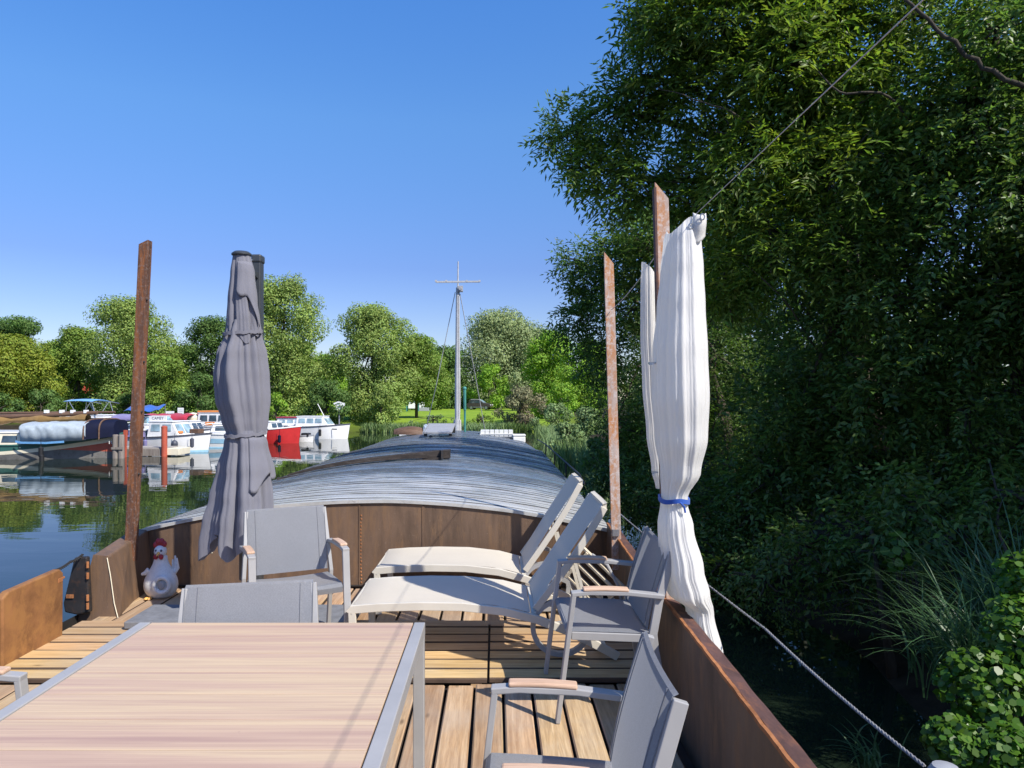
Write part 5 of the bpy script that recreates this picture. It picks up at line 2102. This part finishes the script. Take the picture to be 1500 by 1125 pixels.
def limb_mesh(trunk_pts, r0, lobes, rng, thick=0.35, mb=None, start=0.35):
    mb = mb or MB()
    T = [Vector(p) for p in trunk_pts]
    n = len(T)
    mb.tube(T, [r0 * (1 - 0.72 * i / (n - 1)) for i in range(n)], 9)
    for c in lobes:
        c = Vector(c)
        f = start + (0.95 - start) * rng.random()
        a = T[0].lerp(T[-1], f) if n == 2 else T[min(n - 2, int(f * (n - 1)))].lerp(T[min(n - 1, int(f * (n - 1)) + 1)], (f * (n - 1)) % 1)
        mid_ = a.lerp(c, 0.5) + Vector((rng.normal() * 0.12, rng.normal() * 0.12, 0.12 * (c - a).length))
        q = []
        for k in range(7):
            g = k / 6
            q.append(a * (1 - g) ** 2 + mid_ * 2 * g * (1 - g) + c * g * g)
        rr = r0 * thick * rng.uniform(0.6, 1.0)
        mb.tube(q, rr, 6, rr * 0.25)
    return mb


def spray_crown(rng, lobes, per, leaf_l, leaf_w, nleaf=9, twig=0.34, droop=0.5, lo=0.3):
    """compound-leaf sprays through each lobe (cx,cy,cz,rx,ry,rz,density)"""
    A, D, SC = [], [], []
    for L in lobes:
        n = int(per * L[6] * (L[3] * L[4] * L[5]) ** (2 / 3))
        p, v = ball_pts(rng, n, lo)
        # break the ellipsoid up: push points along a few random ridges
        k = norm(rng.normal(size=(7, 3)))
        rid = np.max(v @ k.T, axis=1)[:, None]
        p = p * (0.50 + 0.62 * rid ** 3)
        A.append(p * np.array(L[3:6]) + np.array(L[:3]))
        D.append(v)
        SC.append(np.full(n, rng.uniform(0.72, 1.2)))
    A, D = np.concatenate(A), np.concatenate(D)
    sc = np.concatenate(SC)
    n = len(A)
    d = norm(D * 0.6 + rng.normal(size=(n, 3)) * 0.75 + np.array([0, 0, -droop * 0.5]))
    up0 = norm(np.array([0, 0, 1.0]) + rng.normal(size=(n, 3)) * 0.35)
    side = norm(np.cross(d, up0))
    up = np.cross(side, d)
    tw = twig * rng.uniform(0.6, 1.25, (n, 1))
    B, LD, NN, LL, LW = [], [], [], [], []
    for q in range(nleaf):
        f = (q // 2 + 0.6) / (nleaf / 2)
        sg = 0.0 if q == nleaf - 1 else (1.0 if q % 2 else -1.0)
        pos = A + d * tw * f + np.array([0, 0, -1.0]) * droop * tw * f * f * 0.35
        ld = norm(d * (0.55 if sg else 1.0) + side * sg * 0.85 + np.array([0, 0, -droop * 0.45]) + rng.normal(size=(n, 3)) * 0.16)
        B.append(pos)
        LD.append(ld)
        NN.append(norm(up + rng.normal(size=(n, 3)) * 0.4))
        LL.append(leaf_l * sc * rng.uniform(0.7, 1.25, n))
        LW.append(leaf_w * sc * rng.uniform(0.75, 1.2, n))
    return leaves(np.concatenate(B), np.concatenate(LD), np.concatenate(NN), np.concatenate(LL), np.concatenate(LW))


def near_tree(label, cat, base, trunk, r0, lobes, per, leaf, mat, seed, name="tree", bark='bark', nleaf=9, twig=0.34, droop=0.5, lo=0.3, group=None, limbs=True, boughs=()):
    rng = np.random.default_rng(seed)
    t = thing(name, label, cat, base, 0, group)
    b = np.array(base)
    lob = [tuple(np.array(L[:3]) - b) + tuple(L[3:]) for L in lobes]
    tr = [tuple(np.array(p) - b) for p in trunk]
    mb = limb_mesh(tr, r0, [L[:3] for L in lob], rng)
    # finer twigs inside each lobe
    for L in lob:
        for _ in range(6 if limbs else 0):
            v = rng.normal(size=3)
            v /= np.linalg.norm(v)
            c = np.array(L[:3])
            e = c + v * np.array(L[3:6]) * 0.85
            m_ = (c + e) / 2 + rng.normal(size=3) * 0.06
            mb.tube([c, m_, e], 0.018, 5, 0.005)
    for bw in boughs:
        pts, rad = [], []
        Q = [np.array(q) for q in bw]
        for i in range(len(Q) - 1):
            p0, p1, p2, p3 = Q[max(0, i - 1)], Q[i], Q[i + 1], Q[min(len(Q) - 1, i + 2)]
            for g in np.linspace(0, 1, 7)[:-1]:
                v = 0.5 * (2 * p1 + (p2 - p0) * g + (2 * p0 - 5 * p1 + 4 * p2 - p3) * g * g + (3 * p1 - p0 - 3 * p2 + p3) * g ** 3)
                v[:3] += rng.normal(size=3) * v[3] * 0.25
                pts.append(tuple(v[:3] - b))
                rad.append(max(0.004, v[3] * 0.38))
        mb.tube(pts, rad, 8)
    mb.build("trunk", M[bark], t, smooth='all')
    V, F = spray_crown(rng, lob, per, leaf[0], leaf[1], nleaf, twig, droop, lo)
    quad_mesh("crown", V, F3=F, mat=mat, parent=t)
    return t


def LB(u, v, y, ru, rv=None, ry=None, dens=1.0):
    """lobe centred where the photograph shows (u, v), at distance y; radii in photo px at that distance"""
    p = at(u, v, y)
    k = y / FPX
    rv = rv or ru
    return (p.x, p.y, p.z, ru * k, (ry or (ru + rv) / 2 * k), rv * k, dens)


# the big ash leaning over the boat from the right bank
lobes = [
    LB(838, 190, 10.2, 55, 40), LB(865, 245, 10.0, 60, 45), LB(815, 205, 10.4, 28, 24, dens=.8), LB(905, 165, 9.8, 60, 55), LB(930, 260, 9.6, 60, 60),
    LB(960, 110, 9.4, 65, 70), LB(985, 30, 9.2, 70, 60), LB(945, 15, 9.5, 38, 25), LB(1030, 150, 9.2, 80, 85), LB(1060, 40, 9.0, 85, 80),
    LB(1100, 230, 8.8, 90, 95), LB(1160, 110, 8.6, 95, 95), LB(1020, 280, 9.4, 70, 60), LB(1200, 10, 8.5, 100, 80), LB(1220, 250, 8.4, 95, 90),
    LB(1290, 130, 8.3, 90, 80), LB(1340, 20, 8.2, 90, 70), LB(1130, 360, 8.8, 90, 80), LB(1250, 370, 8.4, 85, 75), LB(1060, 420, 9.2, 70, 70),
    LB(1100, -70, 8.8, 120, 80), LB(1300, -90, 8.4, 130, 80), LB(1000, -60, 9.2, 70, 60),
]
near_tree("big dark ash tree leaning over the barge from the right bank", "tree", (5.3, 9.6, -0.6), [(5.3, 9.6, -0.7), (5.0, 9.5, 1.2), (4.5, 9.3, 3.2), (4.1, 9.2, 5.2), (3.8, 9.1, 7.0)], 0.26,
          lobes, 760, (0.115, 0.033), M['ash'], 101,
          boughs=[[(*at(u, v, y), r_) for u, v, y, r_ in b_] for b_ in (
              ((1290, 420, 9.8, .08), (1190, 290, 9.2, .06), (1110, 190, 8.5, .04), (1030, 150, 8.5, .022), (950, 125, 9.0, .010)),
              ((1500, 130, 7.0, .07), (1430, 90, 7.1, .06), (1360, 30, 7.2, .05), (1290, -40, 7.4, .035)),
              ((1450, 330, 9.4, .06), (1370, 230, 8.2, .048), (1300, 140, 7.7, .036), (1230, 135, 7.8, .03), (1180, 80, 8.0, .016)),
              ((1010, 300, 9.2, .035), (930, 255, 9.6, .028), (870, 240, 9.9, .018), (800, 215, 10.2, .007)),
              ((1260, 640, 9.6, .04), (1200, 520, 9.0, .03), (1140, 430, 8.5, .022), (1080, 380, 8.7, .012)))])
# lower tree hanging behind the flat post
lobes = [
    LB(845, 380, 13.2, 34, 26), LB(870, 420, 13.0, 48, 40), LB(845, 470, 13.2, 40, 38), LB(900, 370, 12.6, 50, 45), LB(890, 520, 12.8, 48, 55), LB(930, 450, 12.2, 60, 60),
    LB(960, 360, 11.8, 60, 55), LB(985, 540, 11.5, 70, 70), LB(905, 610, 12.5, 42, 50), LB(950, 640, 12.0, 60, 60), LB(900, 690, 12.5, 40, 45, dens=.8), LB(1040, 640, 11.0, 80, 75), LB(940, 730, 11.5, 60, 45),
    LB(1050, 520, 11.2, 75, 75), LB(1010, 740, 10.6, 75, 60), LB(1080, 780, 10.0, 85, 70),
]
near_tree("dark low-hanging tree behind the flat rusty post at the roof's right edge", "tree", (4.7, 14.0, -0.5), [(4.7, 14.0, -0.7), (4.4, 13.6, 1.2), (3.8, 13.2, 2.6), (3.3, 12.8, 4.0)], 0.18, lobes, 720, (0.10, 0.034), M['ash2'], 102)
# dense tree filling the right edge
lobes = [
    LB(1200, 480, 9.2, 95, 90), LB(1310, 430, 8.2, 90, 90), LB(1400, 330, 7.8, 95, 95), LB(1440, 170, 7.6, 100, 95), LB(1460, 40, 7.6, 100, 90), LB(1420, 480, 7.8, 95, 90), LB(1490, 420, 7.4, 80, 90),
    LB(1180, 600, 9.2, 95, 80), LB(1300, 560, 8.4, 90, 80), LB(1420, 600, 8.0, 90, 75), LB(1130, 700, 9.4, 90, 75), LB(1250, 690, 8.8, 90, 65), LB(1500, 260, 7.2, 80, 90), LB(1380, 700, 8.4, 85, 60), LB(1350, 240, 8.0, 80, 80),
    LB(1560, 120, 7.4, 100, 120), LB(1560, 420, 7.4, 100, 120), LB(1500, 660, 7.8, 80, 70),
]
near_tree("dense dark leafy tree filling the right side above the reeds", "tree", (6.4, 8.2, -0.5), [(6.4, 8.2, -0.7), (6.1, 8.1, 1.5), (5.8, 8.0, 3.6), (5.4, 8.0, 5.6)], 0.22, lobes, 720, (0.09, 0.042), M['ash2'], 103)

# more wood standing on the bank behind and beside these, out to where it closes the view
back = [
    ((8.5, 17.5), 11.5, 3.4, "tall shaded tree in the wood directly behind the flat rusty post"),
    ((12.0, 13.0), 12.5, 3.6, "tall shaded tree deep in the wood behind the dense right-hand tree"),
    ((12.8, 5.0), 13.0, 3.6, "tall tree of the right wood nearest the picture's right edge"),
    ((12.3, -1.6), 11.8, 3.6, "tall tree of the right wood standing outside the frame"),  # added out of view to shade the low bank
    ((7.2, 24.0), 9.5, 3.0, "shaded wood tree beyond the guard rail, right of the bright bushes"),
]
for i, ((x, y), h, r_, lab) in enumerate(back):
    rng = np.random.default_rng(300 + i)
    lob = []
    for _ in range(26):
        p, v = ball_pts(rng, 1, 0.2)
        c = p[0] * np.array([r_ * 0.85, r_ * 0.85, h * 0.40]) + np.array([x, y, h * 0.50])
        q = r_ * rng.uniform(0.35, 0.5)
        lob.append((c[0], c[1], c[2], q, q, q * 0.85, 1.0))
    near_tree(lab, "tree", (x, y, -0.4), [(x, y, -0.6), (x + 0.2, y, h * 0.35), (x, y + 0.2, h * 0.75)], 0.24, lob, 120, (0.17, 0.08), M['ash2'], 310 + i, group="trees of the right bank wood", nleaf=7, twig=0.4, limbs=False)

lob = [(6.5, 3.9, 4.3, 1.2, 1.2, 1.1, 1.0), (7.6, 3.2, 5.2, 1.3, 1.2, 1.1, 1.0), (6.3, 5.0, 3.4, 1.2, 1.2, 1.0, 1.0), (8.2, 4.4, 5.6, 1.3, 1.3, 1.1, 1.0), (8.6, 2.6, 5.8, 1.2, 1.2, 1.0, 1.0), (7.2, 6.0, 4.4, 1.2, 1.2, 1.2, 1.0), (7.4, 4.6, 3.0, 1.2, 1.2, 1.0, 1.0)]  # unseen tree, added to keep the sun off the bank bushes
near_tree("leafy tree on the right bank standing just outside the frame, above the reeds", "tree", (7.8, 4.2, -0.4), [(7.8, 4.2, -0.6), (7.6, 4.2, 1.8), (7.4, 4.2, 4.2)], 0.16, lob, 260, (0.13, 0.06), M['ash2'], 350, group="trees of the right bank wood", nleaf=7, limbs=False)

# dark understorey hanging to the water
us = [
    ((3.7, 6.6), [LB(1180, 800, 7.4, 85, 60), LB(1280, 790, 6.9, 75, 60), LB(1120, 850, 7.9, 65, 45), LB(1240, 860, 7.2, 70, 40, dens=.8)], "dark bush trailing to the black water beside the mooring rope"),
    ((4.3, 5.6), [LB(1400, 780, 6.2, 80, 60), LB(1480, 720, 6.0, 70, 70), LB(1340, 740, 6.6, 70, 60), LB(1440, 860, 5.9, 70, 50, dens=.7)], "dark bush behind the reed clump at the right edge"),
    ((3.6, 9.6), [LB(1050, 830, 9.2, 60, 50), LB(1100, 760, 9.4, 60, 50), LB(1010, 800, 9.6, 50, 45)], "dark bush over the water just right of the white curtain"),
]
for i, ((x, y), lob, lab) in enumerate(us):
    near_tree(lab, "bush", (x, y, -0.8), [(x, y, -1.0), (x - 0.1, y, -0.3), (x - 0.2, y, 0.4)], 0.05, lob, 620, (0.08, 0.036), M['ash2'], 400 + i, name="bush", droop=0.9, group="dark bushes along the right bank")


def round_leaf_bush(label, base, lobes, n, size, mat, seed):
    rng = np.random.default_rng(seed)
    t = thing("bush", label, "bush", base)
    b = np.array(base)
    A, Dv = [], []
    tot = sum(L[6] for L in lobes)
    for L in lobes:
        p, v = ball_pts(rng, int(n * L[6] / tot), 0.35)
        A.append(p * np.array(L[3:6]) + np.array(L[:3]) - b)
        Dv.append(v)
    A, Dv = np.concatenate(A), np.concatenate(Dv)
    m = len(A)
    nr = norm(Dv * 0.6 + np.array([-0.1, -0.35, 0.7]) + rng.normal(size=(m, 3)) * 0.45)
    d = norm(np.cross(nr, rng.normal(size=(m, 3))))
    s = size * rng.uniform(0.6, 1.25, m)[:, None]
    side = np.cross(nr, d)
    # six-sided rounded leaf
    ang = np.array([0, 55, 110, 180, 250, 305]) * PI / 180
    V = np.stack([A + (d * math.cos(a) + side * math.sin(a)) * s * (0.62 if k == 0 else 0.5) + nr * s * (0.09 * abs(math.sin(a))) for k, a in enumerate(ang)], 1).reshape(-1, 3)
    F = (np.arange(m)[:, None] * 6 + np.arange(6)[None, :])
    quad_mesh("foliage", V, F4=F, mat=mat, parent=t)
    mb = MB()
    for L in lobes:
        c = np.array(L[:3]) - b
        for _ in range(5):
            e = c + rng.normal(size=3) * np.array(L[3:6]) * 0.5
            mb.tube([(rng.normal() * 0.05, rng.normal() * 0.05, -0.1), tuple(c * 0.5 + rng.normal(size=3) * 0.05), tuple(e)], 0.010, 5, 0.003)
    mb.build("stem", M['bark'], t)


round_leaf_bush("bright green round-leaved bush in the bottom right corner", (2.9, 4.0, -0.9),
                [LB(1440, 1010, 4.0, 60, 60, dens=1.1), LB(1490, 930, 4.1, 45, 60, dens=1.0), LB(1400, 1085, 3.8, 45, 35, dens=.8), LB(1480, 1110, 3.7, 55, 50, dens=1.0), LB(1500, 850, 4.4, 35, 45, dens=.6), LB(1545, 1000, 4.0, 50, 90, dens=1.0)], 4600, 0.040, M['round'], 501)
round_leaf_bush("small sunlit spray of round leaves hanging in the dark hollow", (3.6, 6.0, -0.3), [LB(1310, 815, 6.0, 22, 20), LB(1318, 790, 6.0, 10, 12, dens=.3)], 60, 0.07, M['round'], 502)


def blades(rng, n, base_fn, L, w, spread, mat, name, parent, seg=6, lean=(0, 0)):
    V, F = [], []
    b = np.array([base_fn() for _ in range(n)])
    az = rng.uniform(0, 2 * PI, n)
    sp = spread * rng.uniform(0.3, 1.0, n)
    ln = L * rng.uniform(0.55, 1.15, n)
    hd = np.stack([np.cos(az), np.sin(az), np.zeros(n)], 1) + np.array([lean[0], lean[1], 0])
    sd = np.stack([-np.sin(az), np.cos(az), np.zeros(n)], 1)
    pos = b.copy()
    ang = rng.uniform(0.05, 0.3, n)
    rows = []
    for k in range(seg + 1):
        f = k / seg
        ww = w * (0.6 + 0.8 * f if f < 0.35 else 0.88 * (1 - (f - 0.35) / 0.65)) * np.ones(n)
        rows.append((pos - sd * ww[:, None] / 2, pos + sd * ww[:, None] / 2))
        a = ang + sp * f * 1.9
        stp = ln / seg
        pos = pos + hd * (np.sin(a) * stp)[:, None] + np.array([0, 0, 1.0]) * (np.cos(a) * stp)[:, None]
    V = np.stack([np.stack(r_, 1) for r_ in rows], 1).reshape(n, -1, 3)
    m = (seg + 1) * 2
    V = V.reshape(-1, 3)
    i0 = (np.arange(n) * m)[:, None, None]
    q = np.array([[2 * k, 2 * k + 1, 2 * k + 3, 2 * k + 2] for k in range(seg)])[None]
    F = (i0 + q).reshape(-1, 4)
    return quad_mesh(name, V, F4=F, mat=mat, parent=parent)


rng = np.random.default_rng(61)
for (u, v, y, n, L, lab) in ((1432, 1000, 4.9, 300, 0.85, "arching reed clump over the dark water at lower right"), (1480, 960, 5.4, 330, 1.25, "tall reed clump at the right edge behind the bright bush"), (1275, 1120, 4.6, 40, 0.32, "small grass tuft low by the water left of the reeds")):
    p = at(u, v, y)
    t = thing("reed_clump", lab, "reeds", (p.x, p.y, p.z), 0, "reed clumps on the right bank")
    blades(rng, n, lambda: (rng.normal() * (0.16 if n > 100 else 0.05), rng.normal() * (0.16 if n > 100 else 0.05), rng.uniform(-0.1, 0.05)), L, 0.019, 1.15, M['reed'], "blades", t, 7, (-0.35, -0.15))

# ---- far trees
def far_tree(name, label, u0, u1, vtop, y, mat, seed, vbase=None, nl=26, leaf=None, dens=1.0, shape='round', bark='bark', group="trees on the far bank", cat="tree", lean=0.0, low=0.04, cov=4.6):
    rng = np.random.default_rng(seed)
    k = y / FPX
    x = ((u0 + u1) / 2 - CU) * k
    r_ = (u1 - u0) / 2 * k
    top = EYE - (vtop - CV) * k
    zb = gz(x, y) if vbase is None else EYE - (vbase - CV) * k
    h = top - zb
    t = thing(name, label, cat, (x, y, zb), 0, group)
    lob = []
    if shape == 'high':
        low, shape = 0.25, 'round'
    for q in range(nl):
        f = low + (1.0 - low) * ((q + rng.random()) / nl)
        if shape == 'round':
            w = (0.72 + 0.28 * min(1, f / 0.4)) if f < 0.4 else math.sqrt(max(0.05, 1 - ((f - 0.4) / 0.66) ** 2.2))
        elif shape == 'cone':
            w = (1 - f) ** 0.6 * 1.05 + 0.12
        elif shape == 'dome':
            w = math.sqrt(max(0.03, 1 - (f / 1.03) ** 2.6))
        else:                                                   # open, uneven crown
            w = (0.62 + 0.38 * math.sin(f * 11 + seed)) * (1 if f < 0.7 else 1.25 - 0.5 * f)
        s_ = rng.uniform(0.24, 0.40) * min(r_, h * 0.6)
        if shape == 'open':
            s_ *= 0.85
        a = q * 2.4 + rng.uniform(-0.5, 0.5)
        rad = max(0.0, w * r_ - s_ * 0.8) * (1.0 if q % 3 else 0.45) * rng.uniform(0.85, 1.05)
        cz = min(f * h, h - s_ * 0.75)
        lob.append((math.cos(a) * rad + lean * f * r_, math.sin(a) * rad * 0.8, cz, s_ * 1.1, s_ * 1.1, s_ * (0.9 if shape != 'open' else 0.7)))
    ls = leaf or max(0.14, 3.3 * k)
    A, Dv = [], []
    area = sum(L[3] * L[5] for L in lob)
    n = int(cov * dens * area * 3.1 / (ls * ls * 0.5))
    n = min(n, 38000)
    for L in lob:
        m = max(20, int(n * L[3] * L[5] / area))
        p, v = ball_pts(rng, m, 0.15)
        rg = norm(rng.normal(size=(6, 3)))
        p = p * (0.70 + 0.45 * np.max(v @ rg.T, axis=1)[:, None] ** 2)
        A.append(p * np.array(L[3:6]) + np.array(L[:3]))
        Dv.append(v)
    A, Dv = np.concatenate(A), np.concatenate(Dv)
    keep = A[:, 2] > -0.1
    A, Dv = A[keep], Dv[keep]
    m = len(A)
    nr = norm(Dv * 1.0 + np.array([0, 0, 0.35]) + rng.normal(size=(m, 3)) * 0.42)
    d = norm(np.cross(nr, rng.normal(size=(m, 3))) + np.array([0, 0, -0.5 if shape == 'dome' else -0.1]))
    V, F = leaves(A, d, nr, ls * rng.uniform(0.7, 1.4, m), ls * 0.62 * rng.uniform(0.7, 1.3, m), 0.22, 0.5)
    mb = limb_mesh([(0, 0, -0.4), (0.1 * r_ * rng.normal() * 0.3, 0, h * 0.35), (lean * r_ * 0.6, 0, h * 0.8)], max(0.10, 0.022 * h), [L[:3] for L in lob[:14]], rng, 0.4)
    mb.build("trunk", M[bark], t, smooth='all')
    quad_mesh("crown", V, F3=F, mat=mat, parent=t)
    return t


FT = [
    ("tree", "broad dark tree rising behind the yellow-green tree at far left", -60, 95, 462, 72, 'far_dark', 'open'),
    ("tree", "yellow-green tree at the left edge behind the old barge", -50, 88, 492, 60, 'far_yellow', 'round'),
    ("tree", "small mid-green tree between the yellow-green tree and the tall airy tree", 66, 165, 480, 66, 'far_mid', 'round'),
    ("tree", "tall airy tree crossed by the leaning rusty post", 120, 262, 436, 63, 'far_pale', 'round'),
    ("tree", "lower rounded tree spreading right of the leaning rusty post", 190, 282, 520, 58, 'far_mid', 'round'),
    ("tree", "dark tree just left of the folded parasol", 262, 356, 464, 66, 'far_dark', 'round'),
    ("tree", "tall full tree directly right of the folded parasol", 345, 488, 406, 62, 'far_pale', 'round'),
    ("tree", "wide grey-green tree midway between the parasol and the mast", 478, 615, 447, 62, 'far_pale', 'round'),
    ("tree", "shorter grey-green tree sloping down toward the mast", 565, 655, 492, 66, 'far_mid', 'high'),
    ("tree", "dark distant tree right behind the mast's left stay", 610, 690, 508, 124, 'far_dark', 'round'),
    ("willow_tree", "domed grey-green willow right of the mast", 650, 818, 456, 132, 'far_willow', 'dome'),
    ("tree", "dark green tree at the right shoulder of the willow", 735, 830, 482, 140, 'far_dark', 'round'),
    ("tree", "bright green tree left of the flat rusty post", 765, 850, 486, 100, 'far_bright', 'round'),
    ("tree", "bright green tree partly behind the flat rusty post", 815, 905, 500, 92, 'far_bright', 'round'),
    ("tree", "green tree filling the gap behind the airy tree, left of the parasol", 215, 300, 505, 74, 'far_mid', 'round'),
    ("tree", "background tree between the yellow-green tree and the small mid-green tree", 40, 120, 500, 80, 'far_mid', 'round'),
    ("tree", "background tree showing low between the parasol's tall tree and the wide tree", 400, 475, 500, 82, 'far_mid', 'round'),
    ("tree", "background tree left of the mast behind the sloping tree", 590, 665, 515, 110, 'far_mid', 'round'),
    ("tree", "pale tree filling the gap between the two grey-green trees, farther back", 440, 520, 520, 90, 'far_bright', 'round'),
]
for i, (nm, lab, u0, u1, vt, y, mt, sh) in enumerate(FT):
    far_tree(nm, lab, u0, u1, vt, y, M[mt], 600 + i, shape=sh, nl=46 if u1 - u0 > 100 else 32)
FB = [
    ("round pale green bush standing behind the parked car", 680, 752, 532, 120, 'far_bright'),
    ("small yellowish bush right of the round pale bush", 740, 775, 545, 118, 'far_willow'),
    ("green bush left of the parked car, behind the white cabinet", 598, 650, 556, 122, 'far_mid'),
    ("dark green bush between the mast and the parked car", 645, 692, 562, 124, 'far_dark'),
    ("green bush behind the kiosk at the end of the grey-green trees", 540, 596, 560, 104, 'far_mid'),
    ("brownish grey bush at the water's edge beyond the white crate", 716, 812, 566, 60, 'far_brown'),
    ("leafy green bush under the bright trees, beside the brownish bush", 775, 862, 560, 66, 'far_bright'),
    ("pale reedy bush at the waterline right of the brownish bush", 775, 850, 590, 56, 'far_reed'),
    ("grey-green low bush on the bank left of the mast", 600, 668, 607, 59, 'far_reed'),
    ("low dark bush on the bank between the mast and the brownish bush", 682, 728, 607, 59, 'far_mid'),
    ("bright low bush at the waterline behind the red boat", 385, 425, 575, 56, 'far_bright'),
    ("dark bush on the bank behind the long white cruiser", 430, 520, 556, 56.5, 'far_dark'),
    ("pale bush leaning to the water under the wide grey-green tree", 528, 590, 560, 58, 'far_pale'),
    ("dark hedge bush behind the notice boards", 255, 330, 545, 57, 'far_dark'),
    ("leafy bush behind the blue awning", 150, 225, 575, 60, 'far_dark'),
    ("low leafy bush under the yellow-green tree", 20, 100, 570, 57, 'far_dark'),
    ("low dark bush at the extreme left edge behind the old barge's spars", -50, 35, 575, 56, 'far_dark'),
]
for i, (lab, u0, u1, vt, y, mt) in enumerate(FB):
    far_tree("bush", lab, u0, u1, vt, y, M[mt], 700 + i, nl=14, cat="bush", shape='dome', group="bushes on the far bank", low=0.02)
# plants crowding the right bank between the roof and the far shore
RB = [
    ("reedy grey-green bush over the guard rail", 800, 862, 618, 36, 'far_reed'),
    ("pale leafy bush right of the roof's far end", 828, 890, 596, 44, 'far_reed'),
    ("sunlit bush at the foot of the bright trees", 848, 905, 560, 52, 'far_bright'),
    ("dark green bush hanging beside the guard rail", 848, 900, 640, 22, 'far_dark'),
]
for i, (lab, u0, u1, vt, y, mt) in enumerate(RB):
    far_tree("bush", lab, u0, u1, vt, y, M[mt], 760 + i, nl=16, cat="bush", shape='dome', group="bushes along the right bank", low=0.02, vbase=CV + (EYE + 1.0) * FPX / y, leaf=0.15)

# reeds fringing the far bank: nobody could count the blades
rng = np.random.default_rng(71)


def fringe():
    x = rng.uniform(-10.5, 3.0)
    y = float(bank_y(np.array(x))) + rng.uniform(-0.5, 2.0)
    return (x, y, -1.1 + 0.1 * rng.random())


o = blades(rng, 5200, fringe, 0.85, 0.09, 0.6, M['far_reed'], "far_reeds", None, 4)
tag(o, kind="stuff")


def fringe2():
    y = rng.uniform(16, 55)
    x = float(bank_x(np.array(y))) + rng.uniform(-0.5, 1.3)
    return (x, y, -1.1 + 0.1 * rng.random())


o = blades(rng, 3600, fringe2, 0.95, 0.05, 0.7, M['far_reed'], "bank_reeds", None, 4)
tag(o, kind="stuff")


# far-off wood closing the horizon behind the single trees
def woods():
    rng = np.random.default_rng(81)
    A = []
    for x in np.arange(-150, 160, 3.2):
        y = 165 + 8 * math.sin(x * 0.13)
        h = 8.5 + 2.0 * math.sin(x * 0.31) + rng.normal() * 0.8
        p, v = ball_pts(rng, 420, 0.3)
        A.append(p * np.array([3.4, 3.0, h / 2]) + np.array([x, y, h / 2 - 0.5]))
    for x in np.arange(-120, -18, 2.8):
        y = 78 + 4 * math.sin(x * 0.2)
        h = 6.0 + 1.2 * math.sin(x * 0.5) + rng.normal() * 0.4
        p, v = ball_pts(rng, 420, 0.3)
        A.append(p * np.array([2.6, 2.4, h / 2]) + np.array([x, y + 14, h / 2 - 0.5]))
    A = np.concatenate(A)
    m = len(A)
    nr = norm(rng.normal(size=(m, 3)) * 0.6 + np.array([0.3, -0.5, 0.6]))
    d = norm(np.cross(nr, rng.normal(size=(m, 3))))
    V, F = leaves(A, d, nr, 0.55 * rng.uniform(0.7, 1.4, m), 0.36 * rng.uniform(0.7, 1.3, m), 0.2, 0.5)
    o = quad_mesh("far_woods", V, F3=F, mat=M['far_dark'])
    tag(o, kind="stuff")


woods()


def undergrowth():
    rng = np.random.default_rng(91)
    A = []
    spots = [(6.5 + 0.10 * y + rng.normal() * 0.8, y) for y in np.arange(12, 60, 1.5)] + [(16 + rng.normal(), y) for y in np.arange(-4, 40, 2.0)] + [(9 + rng.normal(), y) for y in np.arange(3, 14, 1.5)]
    for x, y in spots:
        h = rng.uniform(2.6, 4.6)
        p, v = ball_pts(rng, 650, 0.3)
        A.append(p * np.array([1.7, 1.7, h / 2]) + np.array([x, y, h / 2 - 0.6]))
    A = np.concatenate(A)
    m = len(A)
    nr = norm(rng.normal(size=(m, 3)) * 0.7 + np.array([-0.1, -0.3, 0.6]))
    d = norm(np.cross(nr, rng.normal(size=(m, 3))))
    V, F = leaves(A, d, nr, 0.26 * rng.uniform(0.7, 1.4, m), 0.15 * rng.uniform(0.7, 1.3, m), 0.2, 0.5)
    o = quad_mesh("undergrowth", V, F3=F, mat=M['ash2'])
    tag(o, kind="stuff")


undergrowth()
